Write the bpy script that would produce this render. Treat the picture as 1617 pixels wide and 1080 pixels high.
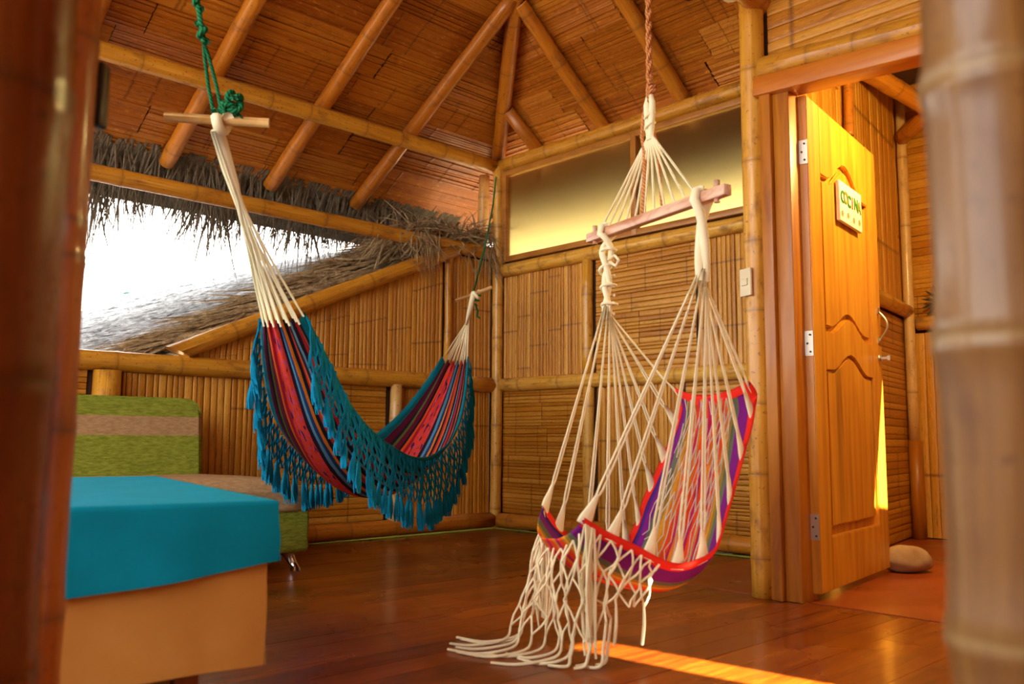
import bpy, bmesh, math, random
from mathutils import Vector, Matrix, noise as mnoise
random.seed(7)
V = Vector
sc = bpy.context.scene
for o in list(bpy.data.objects): bpy.data.objects.remove(o)
C = sc.collection

# ------------------------------------------------------------------ camera
CAM = V((4.8468, -4.4685, 0.65))
cr = V((0.69108645, 0.7227403, 0.00678153)); cu = V((0.07563673, -0.08164885, 0.99378697)); cf = V((-0.7188036, 0.68627978, 0.11109212))
cd = bpy.data.cameras.new('camera'); cam = bpy.data.objects.new('camera', cd); C.objects.link(cam)
m = Matrix.Identity(4)
for i in range(3):
    m[i][0] = cr[i]; m[i][1] = cu[i]; m[i][2] = -cf[i]; m[i][3] = CAM[i]
cam.matrix_world = m
cd.sensor_width = 36.0; cd.lens = 36.0 * 1375.03 / 1617.0; cd.clip_start = 0.02; cd.clip_end = 200
cd.dof.use_dof = True; cd.dof.focus_distance = 4.2; cd.dof.aperture_fstop = 2.6
sc.camera = cam
# ------------------------------------------------------------------ light
w = bpy.data.worlds.new('World'); sc.world = w; w.use_nodes = True
bg = w.node_tree.nodes['Background']; bg.inputs[0].default_value = (1.0, 0.945, 0.86, 1); bg.inputs[1].default_value = 3.6
SUN_AZ = math.radians(6.0); SUN_EL = math.radians(38.0)
sd = bpy.data.lights.new('sun', 'SUN'); sd.energy = 32.0; sd.angle = math.radians(0.6); sd.color = (1.0, 0.89, 0.64)
so = bpy.data.objects.new('sun', sd); C.objects.link(so)
tosun = V((math.cos(SUN_EL) * math.cos(SUN_AZ), math.cos(SUN_EL) * math.sin(SUN_AZ), math.sin(SUN_EL)))
so.rotation_euler = tosun.to_track_quat('Z', 'Y').to_euler(); so.location = (9, -2, 8)
vs = sc.view_settings
vs.view_transform = 'Standard'; vs.look = 'None'; vs.exposure = 0.92; vs.gamma = 1.0; vs.use_curve_mapping = False
try:
    sc.cycles.use_denoising = True
    sc.cycles.max_bounces = 10; sc.cycles.diffuse_bounces = 6; sc.cycles.sample_clamp_indirect = 8
except Exception: pass

# ------------------------------------------------------------------ helpers
class MB:
    def __init__(s): s.v = []; s.f = []; s.uv = []; s.at = []
    def add(s, co, uv=(0, 0), a=0.0):
        s.v.append(tuple(co)); s.uv.append(uv); s.at.append(a); return len(s.v) - 1
    def grid(s, rows, flip=False):
        """rows: list of lists of (co, uv, a)"""
        idx = [[s.add(*q) for q in r] for r in rows]
        for i in range(len(idx) - 1):
            for j in range(len(idx[0]) - 1):
                q = (idx[i][j], idx[i][j+1], idx[i+1][j+1], idx[i+1][j])
                s.f.append(q[::-1] if flip else q)
        return idx
    def box(s, c, sx, sy, sz, ax=None):
        """box centred at c, axes ax (three unit vectors)"""
        ax = ax or (V((1,0,0)), V((0,1,0)), V((0,0,1))); c = V(c); n = len(s.v)
        for k in range(8):
            a = (1 if k & 1 else -1, 1 if k & 2 else -1, 1 if k & 4 else -1)
            s.add(c + ax[0]*a[0]*sx/2 + ax[1]*a[1]*sy/2 + ax[2]*a[2]*sz/2, (a[0]*sx/2, a[2]*sz/2))
        for q in ((0,2,3,1),(4,5,7,6),(0,1,5,4),(2,6,7,3),(0,4,6,2),(1,3,7,5)): s.f.append(tuple(n+i for i in q))
    def tube(s, path, rad, seg=8, cap=True, closed=False):
        path = [V(p) for p in path]; n = len(path)
        if not isinstance(rad, (list, tuple)): rad = [rad]*n
        t0 = (path[1]-path[0]).normalized()
        up = V((0,0,1)) if abs(t0.z) < 0.9 else V((1,0,0))
        nx = t0.cross(up).normalized(); L = 0; rows = []
        for i, p in enumerate(path):
            t = (path[min(i+1,n-1)] - path[max(i-1,0)])
            if t.length < 1e-9: t = t0
            t.normalize(); nx = (nx - t*nx.dot(t))
            if nx.length < 1e-6: nx = t.orthogonal()
            nx.normalize(); ny = t.cross(nx)
            if i: L += (p-path[i-1]).length
            rows.append([(p + (nx*math.cos(a)+ny*math.sin(a))*rad[i], (j/seg, L), 0.0) for j, a in enumerate([2*math.pi*k/seg for k in range(seg+1)])])
        idx = s.grid(rows)
        if cap:
            s.f.append(tuple(idx[0][:-1][::1])); s.f.append(tuple(idx[-1][:-1][::-1]))
    def mesh(s, name, smooth=True):
        me = bpy.data.meshes.new(name); me.from_pydata(s.v, [], s.f); me.update()
        uvl = me.uv_layers.new(name='UVMap')
        vi = [0]*len(me.loops); me.loops.foreach_get('vertex_index', vi)
        flat = []
        for i in vi: flat += list(s.uv[i])
        uvl.data.foreach_set('uv', flat)
        at = me.attributes.new('node', 'FLOAT', 'POINT'); at.data.foreach_set('value', s.at)
        if smooth: me.polygons.foreach_set('use_smooth', [True]*len(me.polygons))
        return me
def link(name, me, mat, parent=None):
    o = bpy.data.objects.new(name, me); C.objects.link(o)
    if mat and not me.materials: me.materials.append(mat)
    if parent:
        o.parent = parent; o.location = -parent.location
    return o
def obj(name, mb, mat, parent=None, smooth=True): return link(name, mb.mesh(name, smooth), mat, parent)
def tag(o, label, cat, group=None):
    o['label'] = label; o['category'] = cat
    if group: o['group'] = group
    return o
def thing(name, label, cat, loc=(0,0,0), group=None):
    o = bpy.data.objects.new(name, None); C.objects.link(o); o.location = loc; o.empty_display_size = 0.1
    return tag(o, label, cat, group)
def struct(o, label=None, cat=None):
    o['kind'] = 'structure'
    if label: o['label'] = label
    if cat: o['category'] = cat
    return o
def lerp(a, b, t): return a + (b-a)*t
def interp(lst, t):
    """piecewise-linear (smoothed) sample of list of tuples at t in 0..1 (Catmull-Rom)"""
    n = len(lst)-1; x = max(0, min(n-1e-6, t*n)); i = int(x); u = x-i
    p = [lst[max(0,i-1)], lst[i], lst[i+1], lst[min(n,i+2)]]
    return tuple(0.5*(2*p[1][k]+(p[2][k]-p[0][k])*u+(2*p[0][k]-5*p[1][k]+4*p[2][k]-p[3][k])*u*u+(3*p[1][k]-p[0][k]-3*p[2][k]+p[3][k])*u**3) for k in range(len(p[0])))
def rbox(name, c, size, r, mat, parent=None, ax=None, seg=4, puff=0.0):
    bm = bmesh.new(); bmesh.ops.create_cube(bm, size=1.0)
    for v in bm.verts: v.co = V((v.co.x*size[0], v.co.y*size[1], v.co.z*size[2]))
    if puff:
        bmesh.ops.subdivide_edges(bm, edges=bm.edges[:], cuts=11, use_grid_fill=True)
        for v in bm.verts:
            fx, fy = abs(v.co.x)/(size[0]/2), abs(v.co.y)/(size[1]/2)
            e = max(0.0, 1-fx**6)*max(0.0, 1-fy**8)
            if v.co.z > 0: v.co.z += (puff*(e**0.5-1.0) + 0.004*mnoise.noise(v.co*7))*(v.co.z/(size[2]/2))
    else:
        bmesh.ops.bevel(bm, geom=bm.edges[:], offset=r, segments=seg, profile=0.5, affect='EDGES', clamp_overlap=True)
    ax = ax or (V((1,0,0)), V((0,1,0)), V((0,0,1)))
    for v in bm.verts: v.co = V(c) + ax[0]*v.co.x + ax[1]*v.co.y + ax[2]*v.co.z
    bmesh.ops.recalc_face_normals(bm, faces=bm.faces[:])
    me = bpy.data.meshes.new(name); bm.to_mesh(me); bm.free()
    me.polygons.foreach_set('use_smooth', [True]*len(me.polygons))
    if not puff:
        try: me.set_sharp_from_angle(angle=math.radians(50))
        except Exception: pass
    return link(name, me, mat, parent)

# ------------------------------------------------------------------ materials
class N:
    def __init__(s, name, rough=0.5, spec=0.5, coat=0.0, metal=0.0):
        s.m = bpy.data.materials.new(name); s.m.use_nodes = True; s.t = s.m.node_tree; s.b = s.t.nodes['Principled BSDF']
        s.b.inputs['Roughness'].default_value = rough; s.b.inputs['Specular IOR Level'].default_value = spec
        s.b.inputs['Coat Weight'].default_value = coat; s.b.inputs['Coat Roughness'].default_value = 0.12; s.b.inputs['Metallic'].default_value = metal
    def n(s, typ, **kw):
        x = s.t.nodes.new(typ)
        for k, v in kw.items(): setattr(x, k, v)
        return x
    def put(s, sock, val):
        if hasattr(val, 'is_output') or hasattr(val, 'links'): s.t.links.new(val, sock)
        else: sock.default_value = val
    def coord(s, which): return s.n('ShaderNodeTexCoord').outputs[which]
    def rnd(s): return s.n('ShaderNodeObjectInfo').outputs['Random']
    def pos(s): return s.n('ShaderNodeNewGeometry').outputs['Position']
    def attr(s, nm='node'): return s.n('ShaderNodeAttribute', attribute_name=nm).outputs['Fac']
    def math(s, op, a, b=0.0):
        x = s.n('ShaderNodeMath', operation=op); s.put(x.inputs[0], a); s.put(x.inputs[1], b); return x.outputs[0]
    def vmul(s, v, k):
        x = s.n('ShaderNodeVectorMath', operation='MULTIPLY'); s.put(x.inputs[0], v); x.inputs[1].default_value = k; return x.outputs[0]
    def vofs(s, v, r, k=37.0):
        x = s.n('ShaderNodeVectorMath', operation='ADD'); s.put(x.inputs[0], v); s.put(x.inputs[1], s.math('MULTIPLY', r, k)); return x.outputs[0]
    def noise(s, v, scale=1.0, det=3.0, rough=0.55, dist=0.0):
        x = s.n('ShaderNodeTexNoise'); s.put(x.inputs['Vector'], v); x.inputs['Scale'].default_value = scale; x.inputs['Detail'].default_value = det
        x.inputs['Roughness'].default_value = rough; x.inputs['Distortion'].default_value = dist; return x.outputs['Fac']
    def ramp(s, f, stops, mode='LINEAR'):
        x = s.n('ShaderNodeValToRGB'); s.put(x.inputs[0], f); cr_ = x.color_ramp; cr_.interpolation = mode
        while len(cr_.elements) < len(stops): cr_.elements.new(0.5)
        for e, (p, c) in zip(cr_.elements, stops): e.position = p; e.color = (*c, 1) if len(c) == 3 else c
        return x.outputs[0]
    def mix(s, a, b, f, mode='MIX'):
        x = s.n('ShaderNodeMix', data_type='RGBA', blend_type=mode); s.put(x.inputs[0], f); s.put(x.inputs[6], a if not isinstance(a, tuple) else (*a, 1)); s.put(x.inputs[7], b if not isinstance(b, tuple) else (*b, 1)); return x.outputs[2]
    def bump(s, h, st=0.3, d=0.01):
        x = s.n('ShaderNodeBump'); s.put(x.inputs['Height'], h); x.inputs['Strength'].default_value = st; x.inputs['Distance'].default_value = d; s.t.links.new(x.outputs[0], s.b.inputs['Normal'])
    def col(s, c): s.put(s.b.inputs['Base Color'], c if not isinstance(c, tuple) else (*c, 1)); return s.m
    def rgh(s, v): s.put(s.b.inputs['Roughness'], v)
def step(f, lo, hi, k):
    x = k.n('ShaderNodeMapRange'); k.put(x.inputs[0], f); x.inputs[1].default_value = lo; x.inputs[2].default_value = hi; x.clamp = True; return x.outputs[0]

def bamboo_mat(name, c0, c1, c2, stain=(0.16,0.045,0.012), sfac=0.6, nodec=(0.2,0.075,0.015), rough=0.3):
    k = N(name, rough=rough, coat=0.25); uv = k.coord('UV'); r = k.rnd(); p = k.vofs(uv, r)
    f1 = k.noise(k.vmul(p, (9, 1.6, 1)), 2.0, 4); f2 = k.noise(k.vmul(p, (2.2, 3.0, 1)), 2.2, 3, 0.6)
    f = k.math('ADD', k.math('MULTIPLY', f1, 0.65), k.math('MULTIPLY', r, 0.3))
    c = k.ramp(f, [(0.22, c0), (0.5, c1), (0.75, c2)])
    c = k.mix(c, stain, k.math('MULTIPLY', step(f2, 0.54, 0.70, k), sfac))
    f3 = k.noise(k.vmul(p, (3, 9, 1)), 6.0, 2); c = k.mix(c, stain, k.math('MULTIPLY', step(f3, 0.64, 0.70, k), 0.65))
    f4 = k.noise(k.vmul(p, (26, 1.2, 1)), 2.0, 3, 0.7); c = k.mix(c, c2, k.math('MULTIPLY', step(f4, 0.56, 0.7, k), 0.5)); c = k.mix(c, c0, k.math('MULTIPLY', step(f4, 0.44, 0.3, k), 0.55))
    c = k.mix(c, nodec, k.math('MULTIPLY', k.attr(), 0.65))
    k.bump(f1, 0.12, 0.01); k.rgh(k.ramp(f2, [(0.3, (rough,)*3), (0.7, (rough+0.18,)*3)])); return k.col(c)
M_BAM = bamboo_mat('bamboo_gold', (0.48,0.19,0.012), (0.68,0.335,0.030), (0.82,0.50,0.11))
M_BAMR = bamboo_mat('bamboo_rafter', (0.35,0.10,0.006), (0.54,0.185,0.011), (0.66,0.285,0.03), sfac=0.45)
M_BAMP = bamboo_mat('bamboo_pale', (0.55,0.30,0.08), (0.66,0.40,0.13), (0.72,0.50,0.22), sfac=0.35)
M_BAMD = bamboo_mat('bamboo_varnished', (0.06,0.009,0.0015), (0.115,0.018,0.002), (0.17,0.036,0.004), stain=(0.05,0.009,0.003), nodec=(0.04,0.012,0.004), rough=0.2)
M_BAMO = bamboo_mat('bamboo_orange_varnish', (0.20,0.04,0.003), (0.32,0.075,0.005), (0.42,0.13,0.01), stain=(0.12,0.02,0.004), nodec=(0.07,0.02,0.006), rough=0.3)
M_BAMG = bamboo_mat('bamboo_weathered', (0.15,0.060,0.012), (0.24,0.115,0.024), (0.33,0.20,0.065), stain=(0.12,0.045,0.012), sfac=0.7, nodec=(0.33,0.22,0.08), rough=0.38)

def cane_mat(name, c0, c1, c2, dark=(0.12,0.035,0.008), rough=0.38, sc_=(3.0,3.0,2.2)):
    k = N(name, rough=rough, spec=0.35, coat=0.08); r = k.rnd(); p = k.vofs(k.coord('Object'), r, 61.0)
    f1 = k.noise(k.vmul(p, sc_), 2.0, 4, 0.6); f2 = k.noise(k.vmul(p, (0.8,0.8,5)), 2.0, 3, 0.6)
    f = k.math('ADD', k.math('MULTIPLY', f1, 0.62), k.math('MULTIPLY', r, 0.34))
    c = k.ramp(f, [(0.2, c0), (0.48, c1), (0.78, c2)])
    c = k.mix(c, dark, k.math('MULTIPLY', step(f2, 0.6, 0.75, k), 0.55))
    c = k.mix(c, dark, k.math('MULTIPLY', k.attr(), 0.75))
    f5 = k.noise(k.vmul(p, (2.2,2.2,9)), 3.0, 3, 0.65); c = k.mix(c, dark, k.math('MULTIPLY', step(f5, 0.6, 0.68, k), 0.5)); c = k.mix(c, tuple(min(1, x*1.25+0.03) for x in c2), k.math('MULTIPLY', step(f5, 0.40, 0.32, k), 0.45))
    k.bump(f1, 0.15, 0.004); return k.col(c)
M_CANE = cane_mat('cane_wall', (0.37,0.125,0.007), (0.60,0.255,0.018), (0.78,0.43,0.075))
M_SLAT = cane_mat('slat_wall', (0.35,0.115,0.007), (0.54,0.22,0.015), (0.72,0.38,0.06))
M_MAT = cane_mat('roof_matting', (0.27,0.066,0.004), (0.45,0.142,0.009), (0.62,0.27,0.028), sc_=(2.0,2.0,1.0), rough=0.5)
k = N('wall_backing', 0.9); M_BACK = k.col((0.05,0.018,0.006))
k = N('ceiling_backing', 0.9); M_CBACK = k.col((0.10,0.035,0.01))

k = N('floor_wood', 0.3, coat=0.12); r = k.rnd(); p = k.vofs(k.pos(), r, 23.0)
g = k.noise(k.vmul(p, (14, 1.1, 1)), 2.4, 6, 0.65, 0.4); g2 = k.noise(k.pos(), 1.3, 4); g3 = k.noise(k.vmul(k.pos(), (6, 2, 1)), 3, 4, 0.7)
c = k.ramp(k.math('ADD', k.math('MULTIPLY', g, 0.75), k.math('MULTIPLY', r, 0.16)), [(0.25, (0.09,0.013,0.0015)), (0.48, (0.245,0.047,0.003)), (0.78, (0.44,0.13,0.009))])
c = k.mix(c, (0.40,0.15,0.02), k.math('MULTIPLY', step(g3, 0.55, 0.8, k), 0.4)); k.rgh(k.ramp(g2, [(0.35, (0.2,)*3), (0.65, (0.38,)*3)])); k.bump(g, 0.12, 0.004); M_FLOOR = k.col(c)
k = N('kitchen_floor_paint', 0.3); g = k.noise(k.pos(), 4.0, 5); M_KFLOOR = k.col(k.ramp(g, [(0.3, (0.24,0.04,0.007)), (0.7, (0.36,0.075,0.012))])); k.rgh(k.ramp(g, [(0.3, (0.25,)*3), (0.7, (0.45,)*3)]))

def wood_mat(name, c0, c1, c2, ax=(12,12,0.9), rough=0.4, knots=True):
    k = N(name, rough, coat=0.15); p = k.vofs(k.pos(), k.rnd(), 19.0)
    g = k.noise(k.vmul(p, ax), 1.6, 5, 0.6, 0.8); g2 = k.noise(k.vmul(p, tuple(a*0.35 for a in ax)), 1.5, 2)
    c = k.ramp(g, [(0.3, c0), (0.5, c1), (0.72, c2)])
    if knots: c = k.mix(c, tuple(x*0.35 for x in c0), k.math('MULTIPLY', step(g2, 0.66, 0.76, k), 0.6))
    k.bump(g, 0.1, 0.003); return k.col(c)
M_DOOR = wood_mat('door_wood', (0.44,0.15,0.010), (0.62,0.26,0.018), (0.72,0.36,0.03))
M_JAMB = wood_mat('jamb_wood', (0.27,0.075,0.005), (0.43,0.145,0.008), (0.54,0.215,0.014))
M_FRAME = wood_mat('window_wood', (0.30,0.11,0.018), (0.42,0.17,0.028), (0.5,0.23,0.04), ax=(3,3,8), knots=False)
M_LINTEL = wood_mat('lintel_wood', (0.38,0.10,0.006), (0.52,0.155,0.009), (0.6,0.225,0.015), ax=(0.9,12,12), knots=False)
M_STICK = wood_mat('stick_wood', (0.52,0.27,0.08), (0.64,0.38,0.14), (0.7,0.46,0.2), ax=(4,4,4), knots=False)
M_BAR = wood_mat('bar_wood', (0.46,0.15,0.06), (0.68,0.42,0.28), (0.76,0.58,0.42), ax=(2,9,9), knots=False)
M_TLEG = wood_mat('table_wood', (0.2,0.05,0.012), (0.3,0.08,0.018), (0.38,0.12,0.03), knots=False)

def cloth_mat(name, c, var=0.12, scale=260.0, rough=0.9, spec=0.2, bump=0.25, big=None):
    k = N(name, rough, spec=spec); p = k.coord('Object'); f = k.noise(p, scale, 2); f2 = k.noise(p, 9.0, 3)
    cc = k.mix(tuple(x*(1-var) for x in c), tuple(min(1, x*(1+var)) for x in c), f)
    if big: cc = k.mix(cc, big, k.math('MULTIPLY', step(f2, 0.45, 0.7, k), 0.5))
    k.bump(f, bump, 0.003); return k.col(cc)
M_COTTON = cloth_mat('cream_cotton', (0.90,0.84,0.58), 0.06, 400)
M_COTTON2 = cloth_mat('grey_white_cotton', (0.74,0.70,0.62), 0.1, 400)
M_TEAL = cloth_mat('teal_cotton', (0.0,0.17,0.25), 0.25, 300, big=(0.0,0.25,0.36))
M_TASSEL = cloth_mat('blue_tassel_yarn', (0.0,0.21,0.40), 0.3, 300)
M_RED = cloth_mat('red_binding', (0.78,0.025,0.012), 0.1, 300)
M_BLUE = cloth_mat('blue_tablecloth', (0.005,0.26,0.40), 0.1, 500, rough=0.8, spec=0.02, big=(0.005,0.31,0.50))
M_TAN = cloth_mat('tan_tablecloth', (0.58,0.27,0.055), 0.06, 300, rough=0.6, big=(0.66,0.33,0.085))
k = N('green_chenille', 0.95, spec=0.15); p = k.coord('Object'); f = k.noise(k.vmul(p, (60, 26, 110)), 1.0, 3, 0.6)
M_GREEN = k.col(k.ramp(f, [(0.3, (0.18,0.235,0.022)), (0.7, (0.36,0.43,0.06))])); k.bump(f, 0.9, 0.006)
k = N('beige_chenille', 0.95, spec=0.15); p = k.coord('Object'); f = k.noise(k.vmul(p, (60, 30, 110)), 1.0, 3, 0.6)
M_BEIGE = k.col(k.ramp(f, [(0.3, (0.38,0.235,0.11)), (0.7, (0.55,0.375,0.2))])); k.bump(f, 0.6, 0.005)
k = N('chrome', 0.18, metal=1.0); M_CHROME = k.col((0.7,0.7,0.7))
k = N('hinge_steel', 0.4, metal=0.8); M_STEEL = k.col((0.55,0.52,0.46))
k = N('brass_dull', 0.35, metal=0.9); M_BRASS = k.col((0.4,0.3,0.15))
k = N('screw_dark', 0.6); M_SCREW = k.col((0.05,0.045,0.04))
k = N('plastic_cream', 0.4); M_PLASTIC = k.col((0.76,0.68,0.45))
k = N('black_plastic', 0.4); M_BLACK = k.col((0.012,0.012,0.018))
def rope_mat(name, c0, c1):
    k = N(name, 0.85, spec=0.2); wv = k.n('ShaderNodeTexWave', wave_type='BANDS', bands_direction='DIAGONAL'); k.put(wv.inputs[0], k.vmul(k.coord('UV'), (1.0, 24.0, 1))); wv.inputs['Scale'].default_value = 2.0
    c = k.mix(c0, c1, wv.outputs['Fac']); k.bump(wv.outputs['Fac'], 0.5, 0.004); return k.col(c)
M_GROPE = rope_mat('green_rope', (0.0,0.08,0.03), (0.02,0.23,0.09))
M_OROPE = rope_mat('orange_twisted_rope', (0.50,0.11,0.03), (0.62,0.36,0.14))
k = N('stone', 0.85); f = k.noise(k.coord('Object'), 9.0, 5); M_STONE = k.col(k.ramp(f, [(0.3, (0.30,0.17,0.075)), (0.7, (0.46,0.31,0.16))])); k.bump(f, 0.4, 0.02)
k = N('frosted_glass', 0.62); k.b.inputs['Transmission Weight'].default_value = 1.0; k.b.inputs['IOR'].default_value = 1.25
f = k.noise(k.vmul(k.coord('Object'), (40,40,22)), 1.0, 3); k.bump(f, 0.25, 0.01); M_GLASS = k.col((0.50,0.38,0.13))
k = N('green_line_trim', 0.6); M_GLINE = k.col((0.30,0.36,0.03))
def thatch_mat(name, stops, ax=(3,3,3)):
    k = N(name, 0.9, spec=0.15); p = k.pos(); f = k.noise(k.vmul(p, ax), 6.0, 5, 0.7); u = k.coord('UV'); f2 = k.noise(k.vmul(u, (40, 1, 1)), 1.0, 2)
    c = k.ramp(k.math('ADD', k.math('MULTIPLY', f, 0.6), k.math('MULTIPLY', f2, 0.4)), stops); k.bump(f, 0.8, 0.03); return k.col(c)
M_THG = thatch_mat('grey_thatch', [(0.32, (0.10,0.105,0.115)), (0.47, (0.36,0.38,0.41)), (0.6, (0.70,0.73,0.78))])
M_THD = thatch_mat('dry_palm_thatch', [(0.3, (0.08,0.055,0.03)), (0.46, (0.30,0.215,0.115)), (0.62, (0.58,0.45,0.25))])
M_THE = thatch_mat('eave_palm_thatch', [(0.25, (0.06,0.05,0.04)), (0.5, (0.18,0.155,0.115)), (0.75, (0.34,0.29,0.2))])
k = N('ground', 0.95); f = k.noise(k.pos(), 2.0, 4); M_GROUND = k.col(k.ramp(f, [(0.3, (0.20,0.15,0.10)), (0.7, (0.34,0.27,0.18))]))
def stripes(name, stops, along=None, warp=0.0):
    k = N(name, 0.9, spec=0.15); uv = k.coord('UV'); sx = k.n('ShaderNodeSeparateXYZ'); k.put(sx.inputs[0], uv)
    u = sx.outputs[0]
    if warp: u = k.math('ADD', u, k.math('MULTIPLY', k.math('SUBTRACT', k.noise(k.vmul(uv, (90, 7, 1)), 1.0, 2), 0.5), warp))
    c = k.ramp(u, stops, 'CONSTANT'); f = k.noise(k.vmul(uv, (260, 160, 1)), 1.0, 2)
    c = k.mix(c, (0.01,0.008,0.012), k.math('MULTIPLY', step(f, 0.45, 0.8, k), 0.35)); k.bump(f, 0.3, 0.003)
    return k, c
HST = [(0.0,(0.0,0.15,0.21)),(0.065,(0.10,0.006,0.03)),(0.12,(0.02,0.012,0.03)),(0.145,(0.11,0.15,0.03)),(0.175,(0.14,0.008,0.035)),(0.225,(0.015,0.012,0.025)),(0.25,(0.75,0.10,0.01)),(0.275,(0.40,0.012,0.03)),
       (0.31,(0.80,0.06,0.025)),(0.475,(0.02,0.012,0.035)),(0.52,(0.10,0.30,0.50)),(0.56,(0.015,0.05,0.16)),(0.60,(0.72,0.20,0.015)),(0.63,(0.012,0.012,0.02)),(0.67,(0.5,0.03,0.02)),(0.70,(0.70,0.13,0.02)),
       (0.725,(0.02,0.015,0.03)),(0.765,(0.16,0.32,0.45)),(0.785,(0.02,0.015,0.03)),(0.815,(0.48,0.02,0.02)),(0.85,(0.012,0.02,0.05)),(0.885,(0.6,0.11,0.02)),(0.905,(0.015,0.012,0.02)),(0.94,(0.0,0.16,0.23))]
k, c = stripes('hammock_stripes', HST, warp=0.02)
uv = k.coord('UV'); ik = k.noise(k.vmul(uv, (26, 34, 1)), 1.0, 2); sx = k.n('ShaderNodeSeparateXYZ'); k.put(sx.inputs[0], uv)
band = k.math('MULTIPLY', k.math('GREATER_THAN', sx.outputs[0], 0.315), k.math('LESS_THAN', sx.outputs[0], 0.47))
c = k.mix(c, (0.62,0.07,0.20), k.math('MULTIPLY', band, step(ik, 0.54, 0.6, k)))
c = k.mix(c, (0.05,0.015,0.09), k.math('MULTIPLY', band, step(k.noise(k.vmul(uv, (30, 13, 1)), 1.0, 1), 0.6, 0.64, k))); M_HAM = k.col(c)
PUR=(0.20,0.012,0.22); GRG=(0.13,0.15,0.10); OLV=(0.36,0.22,0.03); ORG=(0.66,0.20,0.015); RDO=(0.76,0.07,0.01); MAG=(0.46,0.012,0.10); YEL=(0.72,0.36,0.03); VIO=(0.07,0.02,0.22)
CST = [(0.0,VIO),(0.07,PUR),(0.125,GRG),(0.18,OLV),(0.22,YEL),(0.255,ORG),(0.31,RDO),(0.36,MAG),(0.385,ORG),(0.43,RDO),(0.485,MAG),(0.53,RDO),(0.58,ORG),(0.62,MAG),(0.65,RDO),(0.70,ORG),(0.725,YEL),(0.75,OLV),(0.785,GRG),(0.835,PUR)]
k, c = stripes('chair_stripes', CST, warp=0.012); M_CHAIR = k.col(c)

# ------------------------------------------------------------------ bamboo culm
def bamboo(name, p0, p1, r, mat, label=None, cat=None, parent=None, seed=None, gap=0.32, r1=None, bow=0.006, nodes=None, seg=18, group=None, cut=True, bulge=1.045, shear=0.0):
    rng = random.Random(seed if seed is not None else hash(name) % 1000 + len(bpy.data.objects))
    p0 = V(p0); p1 = V(p1); L = (p1-p0).length; t = (p1-p0)/L; r1 = r1 or r*0.94
    nx = t.cross(V((0,0,1)) if abs(t.z) < 0.9 else V((1,0,0))).normalized(); ny = t.cross(nx).normalized()
    if nodes is None:
        nodes = []; s = rng.uniform(0.3, 0.9)*gap
        while s < L-0.04: nodes.append(s); s += gap*rng.uniform(0.75, 1.2)
    rings = [(0.0, 0.985, 0.0)]
    for s in nodes:
        rings += [(s-0.05, 1.0, 0.0), (s-0.016, 1.0+(bulge-1)*0.4, 0.05), (s-0.006, bulge, 0.35), (s-0.001, 1.0+(bulge-1)*0.35, 1.0), (s+0.004, bulge*0.995, 0.5), (s+0.02, 1.0+(bulge-1)*0.25, 0.08), (s+0.07, 0.985, 0.0)]
    rings.append((L, 0.985, 0.0)); rings = [q for q in rings if 0 <= q[0] <= L]; rings.sort()
    bx, by = rng.uniform(-bow, bow), rng.uniform(-bow, bow); ph = rng.uniform(0, 6)
    mb = MB(); rows = []
    for s, k_, a in rings:
        u = s/L; c = p0 + t*s + nx*(bx*math.sin(u*math.pi) + 0.25*bow*math.sin(u*9+ph)) + ny*by*math.sin(u*math.pi)
        rr = lerp(r, r1, u)*k_
        rows.append([(c + (nx*math.cos(x)+ny*math.sin(x))*rr*(1+0.015*math.sin(2*x+ph)), (j/seg*2*math.pi*r*3, s), a) for j, x in enumerate([2*math.pi*q/seg for q in range(seg+1)])])
    idx = mb.grid(rows)
    if shear:
        for j in idx[0]: q_ = V(mb.v[j]); mb.v[j] = tuple(q_ + t*shear*(q_-p0).dot(V((0,0,1)) - t*t.z))
    for end, row, s in ((0, idx[0], 1), (1, idx[-1], -1)):       # hollow cut ends
        if shear and end == 0: mb.f.append(tuple(row[:-1])); continue
        c = V((0,0,0))
        for j in row[:-1]: c += V(mb.v[j])
        c /= seg; inner = [mb.add(c + (V(mb.v[j])-c)*0.72, (0,0), 0.15) for j in row]; deep = [mb.add(c + (V(mb.v[j])-c)*0.7 + t*s*min(0.04, L*0.2), (0,0), 1.0) for j in row]
        for a, b in ((row, inner), (inner, deep)):
            for j in range(seg):
                q = (a[j], b[j], b[j+1], a[j+1]); mb.f.append(q if end == 0 else q[::-1])
        mb.f.append(tuple(deep[:-1]) if end == 0 else tuple(deep[:-1][::-1]))
    o = obj(name, mb, mat, parent)
    if label: tag(o, label, cat, group)
    return o

# ================================================================== STRUCTURE
# ground outside
mb = MB(); mb.box((0, 0, -0.75), 60, 60, 0.2); struct(obj('ground', mb, M_GROUND, smooth=False), 'bare sandy ground outside the hut', 'ground')

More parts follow.
